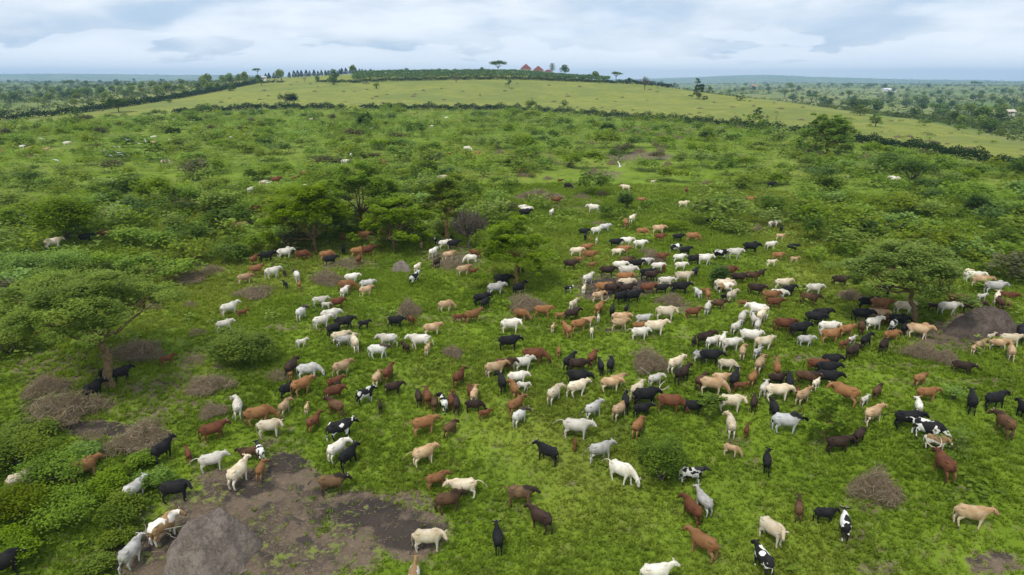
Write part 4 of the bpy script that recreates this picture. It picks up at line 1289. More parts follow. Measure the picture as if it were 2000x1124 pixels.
# -- labels: a set of facts that only one animal meets
MARKS = [(222, 745, 'by the big spreading acacia trunk'), (420, 1060, 'beside the big grey termite mound'), (700, 1010, 'by the muddy bare soil'), (540, 920, 'at the bare soil above the mound'), (60, 950, 'in the leafy bushes bottom left'),
 (220, 930, 'in the tall weeds bottom left'), (1920, 640, 'by the dark soil mound'), (1780, 640, 'under the broad acacia on the right'), (1710, 925, 'near the big isolated twig heap'), (1270, 695, 'near the round twig heap mid-herd'), (1815, 690, 'by the twig heap below the acacia'),
 (1210, 565, 'at the trampled mud mid-herd'), (1290, 870, 'around the feathery green bush'), (1380, 790, 'by the low feathery sapling'), (1610, 800, 'by the tall sapling right of centre'), (783, 525, 'by the small pale mound'), (915, 485, 'under the grey candelabra tree'),
 (1007, 560, 'under the yellow-trunked acacia'), (1030, 590, 'by the twig heap below the acacia trunk'), (615, 490, 'under the dense left-centre acacias'), (720, 470, 'between the centre acacia trunks'), (640, 545, 'by the straw-like twig heap'), (500, 565, 'by the long low twig heap'),
 (470, 650, 'by the bright green bush'), (885, 682, 'by the small low twig heap'), (100, 280, 'in the far left scrub'), (320, 300, 'in the far scrub under the egrets'), (850, 240, 'in the far scrub before the hill'), (920, 300, 'in the far scrub at centre'), (560, 350, 'in the scrub left of centre, far off'),
 (1080, 390, 'by the far brown twig heaps'), (1320, 380, 'in the scrub beyond the herd'), (1740, 350, 'in the right-hand scrub'), (1150, 850, 'in the open grass below centre'), (1350, 1000, 'in the near grass, right of centre'), (1030, 950, 'in the near grass at centre'), (850, 930, 'just above the muddy soil'),
 (680, 890, 'just above the bare soil'), (600, 810, 'in the grass left of centre'), (880, 790, 'in the row of rumps left of centre'), (1010, 740, 'in the knot at centre'), (1150, 720, 'in the knot right of centre'), (1410, 700, 'in the pale group right of centre'), (1480, 620, 'in the tight white cluster'), (1540, 740, 'in the dark group right of centre'),
 (1400, 480, 'in the file at the back of the herd'), (1220, 480, 'in the back left cluster of the herd'), (1550, 480, 'in the scattered group behind the herd'), (1520, 570, 'in the right rear of the herd'), (1650, 650, 'left of the broad acacia'), (1900, 570, 'above the dark soil mound'), (1950, 690, 'below the dark soil mound'),
 (1890, 790, 'in the grass at the right edge'), (1780, 840, 'in the open grass on the right'), (1640, 850, 'between sapling and big twig heap'), (1620, 1010, 'in the near grass on the right'), (1900, 1020, 'in the near grass, far right'), (1500, 860, 'right of the feathery green bush'), (1120, 470, 'left of the herd, upper centre'),
 (1120, 650, 'in the herd left of the mud'), (1220, 640, 'in the herd below the mud'), (1330, 540, 'in the herd right of the mud'), (1420, 560, 'behind the tight white cluster'), (820, 660, 'in the pale group, centre left'), (660, 640, 'in the white and black group, centre left'), (900, 610, 'in the grass below the candelabra tree'), (560, 540, 'in the left rear group')]
for c in cattle:
    m = sorted(MARKS, key=lambda k: math.hypot(k[0]-c['px'], (k[1]-c['py'])*1.3))[0]; c['mk'] = m[2]
    c['kn'] = 'calf' if c['calf'] else ('bull' if c['pose'] == 'bull' else 'cow')
    c['noun'] = COATN[c['c']]+' '+c['kn']; c['fc'] = 'lying down' if c['pose'] == 'lie' else ('grazing' if c['pose'] in ('graze', 'grazew', 'calfg', 'outw') else facing(c['h']))
def rel(a, b):
    dx, dy = b['bx']-a['bx'], b['by']-a['by']
    if abs(dx) > 1.15*abs(dy): return 'left of' if dx > 0 else 'right of'
    return 'behind' if dy > 0 else 'in front of'
art = lambda n: ('an ' if n[0] in 'aeiou' else 'a ')+n
for c in cattle:
    nb = sorted((k for k in cattle if k is not c), key=lambda k: math.hypot(k['bx']-c['bx'], (k['by']-c['by'])*1.4))[:3]
    c['nb'] = [(rel(c, k), k['noun']) for k in nb]
def same(c, *ks): return [k for k in cattle if all(f(k) == f(c) for f in ks)]
fn = lambda k: k['noun']; ff = lambda k: k['fc']; fm = lambda k: k['mk']
used = set()
for c in sorted((k for k in cattle if k['o']), key=lambda k: -k['py']):
    opts = []
    if len(same(c, fn, ff, fm)) == 1: opts.append(f"{c['noun']} {c['fc']} {c['mk']}")
    for (rl, nn) in c['nb']:
        if sum(1 for k in same(c, fn, fm) if (rl, nn) in k['nb']) == 1: opts.append(f"{c['noun']} {rl} {art(nn)}, {c['mk']}")
    for (rl, nn) in c['nb']:
        if sum(1 for k in same(c, fn, ff, fm) if (rl, nn) in k['nb']) == 1: opts.append(f"{c['noun']} {c['fc']}, {rl} {art(nn)}, {c['mk']}")
    g_ = same(c, fn, fm)
    for key, wd in ((lambda k: k['bx'], 'leftmost'), (lambda k: -k['bx'], 'rightmost'), (lambda k: -k['by'], 'nearest'), (lambda k: k['by'], 'farthest')):
        if min(g_, key=key) is c: opts.append(f"{wd} {c['noun']} {c['mk']}")
    g2 = sorted(g_, key=lambda k: k['bx']); on = ['first', 'second', 'third', 'fourth', 'fifth', 'sixth', 'seventh', 'eighth', 'ninth']
    opts.append(f"{on[min(8, g2.index(c))]} {c['noun']} from the left {c['mk']}")
    opts = [o for o in opts if len(o.split()) <= 16 and o not in used] or [opts[-1]]
    lab = opts[0]; used.add(lab)
    tag(c['o'], lab, c['kn'] if c['kn'] != 'bull' else 'cow', 'calves of the grazing herd' if c['calf'] else 'cattle of the grazing herd')
# ---------------------------------------------------------------- trees near the herd: px, py of the trunk base, height m, crown radius m
def tree_thing(name, base, label, group=None, **kw):
    p = hit(*base); e = empty(name, p, kw.pop('rz', 0.0)); tag(e, label, 'tree', group)
    t, c = tree_mesh(**kw); link('trunk', t, e); link('crown', c, e); return e
def metres(px, at): p = hit(*at); return px*depth(p)/F
def T(base, top, halfw, label, name='acacia_tree', group=None, **kw):
    p = hit(*base); d = depth(p); up = (base[1]-top)*d/F
    tree_thing(name, base, label, group, H=up*1.02, spread=halfw*d/F, **kw)
T((222, 757), 545, 172, 'wide umbrella acacia shading two black cows, largest tree on the left', seed=101, nb=11, sub=7, lean=(-1.6, .6), nleaf=72000, leaf=.19, fork=.42, trunk_r=.36, dome=.24, low=.0, thick=.12, mat='acacia_dark')
T((615, 492), 362, 92, 'dense dark-based acacia, leftmost of the centre-left tree group', seed=102, nb=10, sub=7, nleaf=44000, leaf=.27, mat='acacia', dome=.45, low=.25, thick=.16, fork=.2)
T((708, 462), 325, 80, 'tall acacia with a forked bare trunk in the centre-left tree group', seed=103, nb=9, sub=6, nleaf=38000, leaf=.27, mat='acacia', dome=.35, thick=.15, fork=.34)
T((768, 492), 385, 72, 'low pale green acacia between the forked acacia and the grey candelabra tree', seed=104, nb=9, sub=6, nleaf=30000, leaf=.26, mat='acacia', dome=.4, low=.2, thick=.14, fork=.25)
T((873, 472), 352, 62, 'flat-topped acacia on a straight reddish trunk behind the shaded herd cluster', seed=105, nb=8, sub=6, nleaf=22000, leaf=.28, mat='acacia_dark', dome=.42, low=.15, thick=.16, fork=.5, bark=BARK_Y)
T((1007, 558), 425, 76, 'feathery acacia on a yellow trunk with a black cow either side', seed=106, nb=9, sub=6, nleaf=34000, leaf=.22, mat='acacia', dome=.5, low=.2, thick=.2, fork=.42, bark=BARK_Y, trunk_r=.22)
T((1782, 636), 478, 118, 'broad leaning acacia over the herd on the right', seed=107, nb=12, sub=7, nleaf=36000, leaf=.24, mat='acacia_dark', dome=.32, low=.02, thick=.16, fork=.42, lean=(-1.2, .5), trunk_r=.24)
T((1614, 302), 224, 54, 'large round-crowned tree on the hedge line, right of centre', name='savanna_tree', seed=108, nb=12, sub=7, nleaf=24000, leaf=.46, mat='green', dome=.5, low=.12, thick=.25, fork=.3, trunk_r=.4)
T((232, 220), 190, 32, 'flat dark tree on the pale field, far left', name='savanna_tree', seed=109, nb=8, sub=4, nleaf=6500, leaf=.8, mat='dark', dome=.4, low=.25, thick=.2, fork=.25, trunk_r=.3)
T((1365, 194), 157, 17, 'tall conical tree alone near the right end of the pale ridge', name='savanna_tree', seed=110, nb=8, sub=4, nleaf=6500, leaf=.8, mat='dark', dome=.65, low=.1, thick=.4, fork=.25, trunk_r=.3)
T((1480, 230), 212, 13, 'small round tree on the pale field above the hedge', name='savanna_tree', seed=111, nb=7, sub=4, nleaf=1600, leaf=.6, mat='dark', dome=.4, low=.1, thick=.4, fork=.4, trunk_r=.18)
T((1102, 215), 195, 11, 'small round tree on the hedge line right of centre', name='savanna_tree', seed=112, nb=7, sub=4, nleaf=1500, leaf=.6, mat='green', dome=.4, low=.1, thick=.4, fork=.4, trunk_r=.18)
T((1710, 248), 225, 20, 'two-lobed tree on the field beyond the hedge on the right', name='savanna_tree', seed=113, nb=7, sub=4, nleaf=2400, leaf=.55, mat='green', dome=.4, low=.1, thick=.4, fork=.4, trunk_r=.2)
T((1785, 232), 210, 17, 'dense dark tree at the valley edge right of the two-lobed tree', name='savanna_tree', seed=114, nb=7, sub=4, nleaf=2400, leaf=.7, mat='dark', dome=.5, low=.3, thick=.4, fork=.2, trunk_r=.2)
T((1680, 226), 206, 20, 'round tree at the valley edge behind the two-lobed tree', name='savanna_tree', seed=115, nb=7, sub=4, nleaf=2400, leaf=.7, mat='acacia_dark', dome=.5, low=.2, thick=.4, fork=.3, trunk_r=.2)
T((1970, 254), 238, 22, 'wide low tree at the far right field edge', name='savanna_tree', seed=116, nb=7, sub=4, nleaf=2400, leaf=.6, mat='acacia_dark', dome=.4, low=.2, thick=.4, fork=.3, trunk_r=.2)
T((994, 172), 152, 9, 'small tree standing before the banana grove at centre', name='savanna_tree', seed=117, nb=6, sub=3, nleaf=900, leaf=.9, mat='dark', dome=.4, thick=.4, fork=.3, trunk_r=.2)
T((1386, 183), 165, 9, 'small tree just right of the tall conical tree', name='savanna_tree', seed=118, nb=6, sub=3, nleaf=900, leaf=.9, mat='dark', dome=.4, thick=.4, fork=.3, trunk_r=.2)
T((1447, 197), 183, 11, 'small green tree near the right end of the pale ridge', name='savanna_tree', seed=119, nb=6, sub=3, nleaf=1000, leaf=.8, mat='green', dome=.4, thick=.5, fork=.25, trunk_r=.2)
# saplings
T((1382, 818), 768, 34, 'low feathery sapling right of the orange-brown cow, a black cow behind it', name='sapling', seed=120, nb=8, sub=5, nleaf=1500, leaf=.26, mat='bright', dome=.3, thick=.2, fork=.55, trunk_r=.05)
T((1610, 862), 752, 44, 'thin tall sapling with pale trunk among the cattle right of centre', name='sapling', seed=121, nb=8, sub=5, nleaf=1900, leaf=.26, mat='green', dome=.3, low=.4, thick=.4, fork=.35, trunk_r=.05, bark=BARK_Y)
T((1860, 880), 828, 55, 'airy blue-green weed bush in the grass on the right', name='sapling', seed=122, nb=8, sub=4, nleaf=500, leaf=.18, mat='bright', dome=.4, low=.3, thick=.5, fork=.1, trunk_r=.03)

# candelabra euphorbia: a vase of upright grey stems
def euphorbia(base, top, halfw, label, seed, n=170, name='euphorbia_tree', leafy_=1400):
    r = np.random.default_rng(seed); p = hit(*base); d = depth(p); H = (base[1]-top)*d/F; W_ = halfw*d/F
    e = empty(name, p); tag(e, label, 'tree'); segs = polyline((0, 0, -.2), (0, 0, H*.3), H*.035, H*.03, 3, .03, r)[0]
    P = []
    for i in range(n):
        a = r.uniform(0, 6.283); q = math.sqrt(r.uniform(0, 1)); m = (math.cos(a)*q*W_*.7, math.sin(a)*q*W_*.7, H*r.uniform(.42, .6))
        t = (math.cos(a)*q*W_*1.0, math.sin(a)*q*W_*1.0, H*(1-.3*q*q)*r.uniform(.8, 1.03))
        if i % 4 == 0: segs.append(((0, 0, H*.28), m, H*.014, H*.01))
        segs += polyline(m, t, H*.010, H*.007, 2, .03, r)[0]
        for k in range(leafy_//n): f = r.uniform(0.1, 1); P.append([m[j]*(1-f)+t[j]*f+r.normal(0, .12) for j in range(3)])
    link('trunk', sticks('trunk', segs, BARK_G, 4), e)
    link('crown', leaf_mesh('crown', np.array(P), .012*H+.12, MF['euph'], 0, 2.5, r), e)
euphorbia((916, 486), 405, 40, 'grey-brown candelabra tree of upright bare stems beside the shaded cattle', 131, leafy_=2600)
euphorbia((1259, 176), 150, 10, 'dark vase-shaped tree on the ridge line right of the houses', 132, 60, leafy_=500)
euphorbia((1292, 170), 157, 4.5, 'small dark vase-shaped tree where the ridge starts to fall', 133, 30, leafy_=200)
euphorbia((891, 163), 147, 9, 'dark vase-shaped tree before the banana grove, left of centre', 134, 50, leafy_=400)
euphorbia((1498, 240), 222, 4.5, 'thin dead-looking tree beside the small round tree on the field', 135, 25, leafy_=120)
euphorbia((1516, 238), 226, 3, 'short dead stump-like shrub on the field, right of the thin one', 138, 12, leafy_=60)
euphorbia((595, 160), 150, 5, 'small dark vase-shaped tree on the ridge field, left', 136, 30, leafy_=200)
euphorbia((1012, 212), 199, 4, 'small bare vase-shaped shrub on the hedge line at centre', 137, 20, leafy_=80)

# ---------------------------------------------------------------- bushes one can tell apart
def B(base, halfw, hpx, mat, label, seed, name='bush', n=None, leaf=None, lobes=9, cat='bush', stems=True, group=None):
    p = hit(*base); d = depth(p); rx = halfw*d/F; rz = hpx*d/F
    lf = leaf or max(.16, .0032*d); n = n or int(min(9000, 5.0*rx*rx/(lf*lf)+600*rz/lf*.4))
    e = empty(name, p); tag(e, label, cat, group)
    link('foliage', bush_mesh('foliage', seed, n, rx, rz, lobes, lf, mat), e)
    if stems: link('stems', stem_mesh(seed, 8, rz*.7, rx*.6, .02*rz+.02), e)
    return e
B((130, 472), 60, 92, 'green', 'tall bushy thorn tree left of the tree group, a black cow at its foot', 201, 'thorn_bush', 12000, .34, 16)
B((352, 402), 38, 40, 'green', 'round dark bush left of the acacia group', 202, lobes=10)
B((440, 410), 46, 36, 'dark', 'wide dark bush just right of the round dark bush', 203, lobes=10)
B((563, 206), 19, 27, 'hedge', 'single round dark bush on the pale field, left of centre', 204, n=2200, leaf=.9)
B((1026, 302), 36, 40, 'green', 'large green bush above centre, beyond the brown twig heaps', 205)
B((1185, 262), 20, 22, 'dark', 'dark round bush near the hedge, above the brown twig heaps', 206)
B((1382, 276), 18, 20, 'dark', 'dark bush under the hedge right of centre', 207)
B((1507, 276), 20, 24, 'green', 'bush under the hedge left of the large round-crowned tree', 208)
B((1225, 408), 19, 34, 'dark', 'dark green upright bush behind the back of the herd', 209)
B((1780, 352), 44, 46, 'dark', 'large dark bush above the lone white cow on the right', 210)
B((1905, 420), 28, 44, 'dark', 'tall dark bush at the right, below the big thicket', 211)
B((1405, 562), 24, 46, 'dark', 'leafy dark bush inside the herd beside a red-brown cow', 212, leaf=.22)
B((475, 705), 62, 72, 'lush', 'bright green rounded bush beside the two white cows at left', 213, 'leafy_bush', 9000, .2, 14)
B((1288, 938), 50, 100, 'bright', 'feathery bright green bush standing in the herd, right of centre', 214, 'leafy_bush', 5500, .17, 16)
B((40, 545), 60, 50, 'green', 'dense thicket at the left edge behind the wide acacia', 215, lobes=12)
B((130, 535), 55, 50, 'green', 'dense thicket behind the wide acacia, beside the left edge one', 216, lobes=12)
B((715, 250), 22, 30, 'dark', 'dark leaning bush in the far scrub, left of centre', 217)
B((340, 268), 14, 20, 'dark', 'dark round bush in the far scrub above the egrets', 218)
B((652, 166), 11, 17, 'dark', 'dark double-crowned bush on the ridge field, left of the bananas', 219, n=900, leaf=1.0)
B((735, 174), 7, 13, 'green', 'small bright round bush below the banana grove', 220, n=500, leaf=.8)
B((512, 216), 15, 14, 'hedge', 'dark bush at the left end of the middle hedge', 221, n=900, leaf=.8)
B((1035, 212), 14, 16, 'acacia_dark', 'grey-green bush on the hedge line near centre', 222, n=900, leaf=.8)
B((1805, 246), 14, 13, 'dark', 'dark bush pair on the field at the right', 223, n=600, leaf=.5)
B((1872, 255), 12, 12, 'green', 'pale green small bush on the far right field', 224, n=500, leaf=.5)
B((1912, 264), 8, 8, 'green', 'tiny light shrub on the far right field', 225, n=300, leaf=.4)
B((450, 178), 7, 9, 'dark', 'small bush on the pale field, right one of two at far left', 226, n=400, leaf=.9)
B((355, 188), 7, 9, 'green', 'small round shrub on the far left field near the hedge', 227, n=400, leaf=.8)
B((312, 197), 8, 9, 'green', 'small shrub on the far left field, left one of a pair', 228, n=400, leaf=.8)
B((330, 201), 8, 8, 'dark', 'small dark shrub on the far left field, right one of a pair', 229, n=400, leaf=.8)
B((1860, 780), 26, 34, 'green', 'soft dark weed clump in the grass near the right edge', 230, n=500, leaf=.14)
# the leafy thicket bottom left
for k, (x, y, hw, hp, mt, lb) in enumerate([(30, 905, 70, 60, 'lush', 'yellow-green bush at the left edge above the pale cow in the weeds'), (115, 940, 62, 60, 'green', 'green bush just left of the orange-brown cow in the weeds'), (40, 1010, 62, 66, 'lush', 'tall yellow-green bush at the left edge below the pale cow in the weeds'),
        (150, 1010, 70, 60, 'green', 'broad green bush in the middle of the bottom left thicket'), (235, 1015, 45, 50, 'lush', 'yellow-green bush left of the grey cow in the weeds'), (20, 1085, 60, 50, 'green', 'green bush above the black cow in the bottom left corner'), (215, 965, 42, 46, 'green', 'green bush above left of the grey cow in the weeds'),
        (235, 1060, 30, 30, 'lush', 'small yellow-green bush left of the fallen branch'), (190, 1120, 32, 34, 'lush', 'small yellow-green bush on the bottom edge, left of the mound'), (300, 950, 30, 34, 'green', 'green bush between the grey cow in the weeds and the black cow'), (60, 860, 60, 36, 'lush', 'low yellow-green bush at the left edge, topmost of the thicket'),
        (165, 900, 40, 30, 'green', 'green bush right behind the orange-brown cow in the weeds'), (285, 905, 28, 26, 'green', 'small green bush at the feet of the black cow looking away'), (20, 690, 50, 60, 'lush', 'yellow-green bush at the left edge under the wide acacia')]):
    B((x, y), hw, hp, mt, lb, 240+k, 'leafy_bush', 5200, .16, 12, group='bushes of the corner thicket')

# ---------------------------------------------------------------- the scrub: shared bush meshes, each bush a thing
SM = {}
for mt, k0 in (('olive', 0), ('green', 10), ('dark', 20), ('brownish', 30)):
    SM[mt] = [bush_mesh('foliage', 300+k0+j, 700, 1.0, .8+.15*j, 10, .17, mt, hollow=.5) for j in range(3)]
ST = stem_mesh(400, 7, .55, .6, .03)
nb_ = 0; placed = []
r2 = np.random.default_rng(77); tries = 0
while nb_ < 290 and tries < 90000:
    tries += 1
    px_ = r2.uniform(-20, 2020); py_ = 222+ (r2.uniform(0, 1)**1.25)*380
    u = min(18.99, max(0, px_/100-.5)); v = float(np.interp(py_, DENS_Y, np.arange(len(DENS_Y)))); dd = _DG[int(v), int(round(u))]
    if r2.uniform(0, 9) > dd-.6: continue
    p = hit(px_, py_)
    if float(scrub_density(np.array([p.x]), np.array([p.y]))[0]) <= .6: continue
    dist = depth(p); s = r2.uniform(1.6, 3.4)*(1+dist/900)
    if any((px_-a)**2+((py_-b)*2.0)**2 < (c_*.62+s*F/dist*.62)**2 for a, b, c_ in placed): continue
    if any(abs(c['bx']-px_) < s*F/dist*.9+6 and -4 < py_-c['py'] < s*F/dist*1.0+8 for c in cattle): continue
    placed.append((px_, py_, s*F/dist)); nb_ += 1
    mt = r2.choice(['olive', 'green', 'dark', 'brownish'], p=[.30, .34, .27, .09])
    word = {'olive': 'olive-green', 'green': 'mid-green', 'dark': 'dark green', 'brownish': 'brownish'}[mt]
    where = 'left of the tree group' if px_ < 500 and py_ > 330 else 'on the far left' if px_ < 500 else 'before the pale field' if py_ < 300 and px_ < 1300 else 'under the right-hand hedge' if py_ < 340 and px_ >= 1300 else 'right of the herd' if px_ > 1500 else 'behind the herd'
    o = link('scrub_bush', SM[mt][int(r2.integers(3))], None, p, r2.uniform(0, 6.28), (s*r2.uniform(.9, 1.35), s*r2.uniform(.9, 1.2), s*r2.uniform(.9, 1.3)))
    tag(o, f'{word} bush in the scrub {where}', 'bush', f'{word} bushes {where}')

# ---------------------------------------------------------------- twig heaps
BR = [brush_mesh(500+k, 750, 1.0, .50) for k in range(4)]
def heap(base, halfw, hpx, label, k=0, group=None, src=None):
    if base[0] < 460 and base[1] > 500: halfw *= 1.0; hpx *= .6
    p = hit(*base); d = depth(p); rx = halfw*d/F; h = hpx*d/F*1.05
    o = link('twig_heap', src or BR[k % 4], None, (p.x, p.y, p.z-.03), k*1.3, (rx, rx, h/.5)); tag(o, label, 'twig heap', group); return o
big = [brush_mesh(520+k, 2200, 1.0, .5, .4) for k in range(3)]
H_ = [((1710, 962), 56, 46, 'big isolated grey-brown twig heap in the near grass on the right', 0, big[0]), ((1268, 716), 44, 34, 'round twig heap mid-herd below a white cow', 1, big[1]), ((1800, 695), 36, 26, 'twig heap at the foot of the leaning acacia, left half', 2, big[2]),
 ((1845, 705), 32, 22, 'twig heap at the foot of the leaning acacia, right half', 0, big[1]), ((1025, 600), 46, 24, 'low twig heap below the yellow-trunked acacia', 1, big[0]), ((640, 552), 36, 24, 'straw-coloured twig heap right of the white-backed cow and calf', 2, big[2]), ((500, 575), 42, 16, 'long low twig heap below the left rear group', 0, big[0]),
 ((798, 612), 30, 26, 'twig heap above the tan cow at centre left', 1, big[1]), ((885, 692), 24, 16, 'small lone twig heap in the grass above the orange-brown cow', 2, big[2]), ((120, 810), 78, 70, 'large dark twig heap under the big spreading acacia', 0, big[1]), ((275, 862), 72, 56, 'pale tangled twig heap below the big spreading acacia', 1, big[2]),
 ((270, 690), 60, 40, 'brown twig heap behind the trunk of the big spreading acacia', 2, big[0]), ((405, 755), 50, 34, 'grey twig heap right of the big spreading acacia', 0, big[2]), ((415, 805), 34, 26, 'twig heap touching the white cow with its head turned', 1, big[0]), ((380, 705), 30, 20, 'small twig heap above the grey heap right of the acacia', 2, None),
 ((370, 598), 20, 18, 'small upright twig heap right of the acacia crown', 0, None), ((385, 652), 26, 18, 'small twig heap right of the big acacia, above the bare soil', 1, None), ((310, 530), 20, 14, 'dark twig heap, left one behind the big acacia', 2, None), ((370, 545), 44, 24, 'wide grey twig heap beyond the big acacia', 0, big[0]), ((415, 530), 26, 22, 'twig heap right of the wide grey one beyond the acacia', 1, None),
 ((545, 738), 30, 18, 'small grey twig heap above the black-necked brown cow', 2, None), ((1310, 592), 30, 18, 'twig heap in the middle of the herd beside the black cow', 0, big[1]), ((1275, 510), 28, 20, 'brown twig heap at the back of the herd', 1, big[2]), ((1660, 580), 30, 14, 'pale twig heap left of the leaning acacia', 2, big[0]), ((680, 515), 40, 10, 'flat straw heap under the centre-left trees', 0, None),
 ((880, 520), 30, 14, 'twig heap below the grey candelabra tree', 1, None), ((1260, 495), 18, 12, 'small twig heap behind the trampled mud', 2, None), ((1480, 450), 18, 12, 'small twig heap behind the herd, right of centre', 0, None), ((1170, 440), 22, 9, 'low twig heap above the white pair at the back of the herd', 1, None), ((1135, 388), 22, 10, 'twig heap beside the black calf at far centre', 2, None),
 ((1050, 385), 34, 14, 'wide twig heap beside the lone red-brown cow at far centre', 0, big[1]), ((90, 760), 50, 40, 'upper dark twig heap under the big spreading acacia', 1, big[0]), ((180, 850), 36, 18, 'low twig scraps left of the pale tangled heap', 2, None), ((300, 600), 24, 16, 'twig scraps beside the lying calf under the acacia crown', 0, None)]
for b_, w_, h_, lb, k, src in H_: heap(b_, w_*.92, h_*.85, lb, k, None, src)
FARB = [(1045, 300), (1130, 297), (1210, 300), (1084, 322), (1036, 345), (1075, 313), (1128, 298), (1155, 283), (1208, 294), (1250, 297), (1275, 304), (1305, 322), (1172, 303), (1112, 326), (1195, 322), (1155, 340), (1160, 335), (1300, 325), (1280, 285), (1290, 268), (1245, 262), (1262, 257), (1325, 255), (1345, 262), (1304, 275), (1322, 272), (1290, 273), (1217, 257), (1250, 254), (1295, 253), (1290, 296),
 (1278, 250), (1000, 312), (970, 290), (975, 300), (860, 305), (1070, 350), (1115, 370), (1175, 382), (1020, 345), (45, 305), (60, 308), (1380, 360), (1290, 290), (1450, 310), (1580, 300), (1600, 306), (1650, 305), (1690, 310), (1440, 252)]
for k, (x, y) in enumerate(FARB): heap((x, y), r2.uniform(8, 14), r2.uniform(6, 9), 'brown twig heap among the far heaps above centre' if 950 < x < 1360 else 'brown twig heap in the far scrub', k, 'brown twig heaps above centre' if 950 < x < 1360 else 'brown twig heaps in the far scrub')
ft = 0
for k in range(800):
    x = r2.uniform(0, 2000); y = r2.uniform(160, 300); p = hit(x, y); dr, fa = dry_far(np.array([p.x]), np.array([p.y]))
    if dr[0] < 1 or fa[0] > 0 or ft > 150: continue
    ft += 1; s = r2.uniform(.6, 1.3)*(1+depth(p)/900)
    if r2.uniform() < .7: o = link('twig_heap', BR[k % 4], None, p, k, (s*1.3, s, s*1.0)); tag(o, 'small dead twig heap dotted over the pale field', 'twig heap', 'twig heaps on the pale field')
    else: o = link('scrub_bush', SM['olive'][k % 3], None, p, k, (s*.9, s*.9, s*.7)); tag(o, 'small shrub dotted over the pale field', 'bush', 'small shrubs on the pale field')
# fallen branch by the mound
r3 = np.random.default_rng(9); p = hit(300, 1075); sg = []
for a_, b_, w_ in [((-2.6, 0, .3), (1.6, .9, 1.0), .05), ((-.9, .35, .6), (.4, 1.5, 1.5), .03), ((-1.9, .1, .4), (-2.0, .6, 1.3), .025), ((-2.6, 0, .3), (-3.6, -.9, .1), .035), ((.3, .6, .9), (1.4, .2, .5), .025), ((-3.0, -.3, .2), (-3.9, .2, .5), .02), ((-.5, .4, .8), (-1.2, 1.4, 1.2), .018)]:
    sg += polyline(a_, b_, w_, w_*.5, 5, .04, r3)[0]
o = link('fallen_branch', sticks('fallen_branch', sg, bark_mat('pale_dead_wood', (.22,.19,.16), (.36,.33,.28)), 5), None, p); tag(o, 'bare grey fallen branch between the mound and the leafy bushes', 'branch')

# straw, dung and broken twigs trodden into the bare soil
r4 = np.random.default_rng(15); sg = []
for k in range(9000):
    x_, y_ = sample_polar(1, 31, 75, 1.1, 40, r4); x_, y_ = float(x_[0]), float(y_[0])
    if r4.uniform() > float(blob_mask(np.array([x_]), np.array([y_]), DIRT)[0])*1.1: continue
    z_ = float(zt(x_, y_)); a = r4.uniform(0, 6.283); L_ = r4.uniform(.12, .5); dz_ = r4.uniform(0, .1)
    sg.append(((x_, y_, z_+.015), (x_+math.cos(a)*L_, y_+math.sin(a)*L_, z_+.02+dz_), r4.uniform(.006, .018), .004))
o = link('straw_litter', sticks('straw_litter', sg, flat_mat('dry_straw', (.36, .29, .17), .9, .1, .3, .4), 3)); tag(o, 'dry straw and broken twigs trodden into the bare soil', 'litter', kind='stuff')
# ---------------------------------------------------------------- termite mounds
MM = mound_mat('grey_mound_soil', (.25, .20, .17), (.42, .345, .30)); MD = mound_mat('dark_mound_soil', (.13, .10, .085), (.23, .18, .15))
def mound(base, halfw, hpx, label, seed, mat, dy=.8):
    p = hit(*base); d = depth(p); rx = halfw*d/F; h = hpx*d/F; q = p+Vector((p.x, p.y, 0)).normalized()*rx*dy
    o = link('termite_mound', mound_mesh('termite_mound', rx, rx*dy, h, seed, mat), None, (q.x, q.y, float(zt(q.x, q.y))-.12)); tag(o, label, 'termite mound'); return o
mound((418, 1150), 96, 96, 'big grey termite mound with dry grass, beside the bare soil bottom left', 601, MM, .85)
mound((1922, 668), 66, 52, 'dark soil mound near the right edge, below a dark brown cow', 602, MD, .8)
mound((783, 534), 19, 24, 'small pale mound in the grass under the tree group', 603, mound_mat('pale_mound_soil', (.28,.23,.19), (.40,.34,.28)), .8)
mound((747, 322), 9, 12, 'small reddish mound in the far scrub left of centre', 604, mound_mat('red_mound_soil', (.26,.12,.05), (.34,.17,.08)), .8)

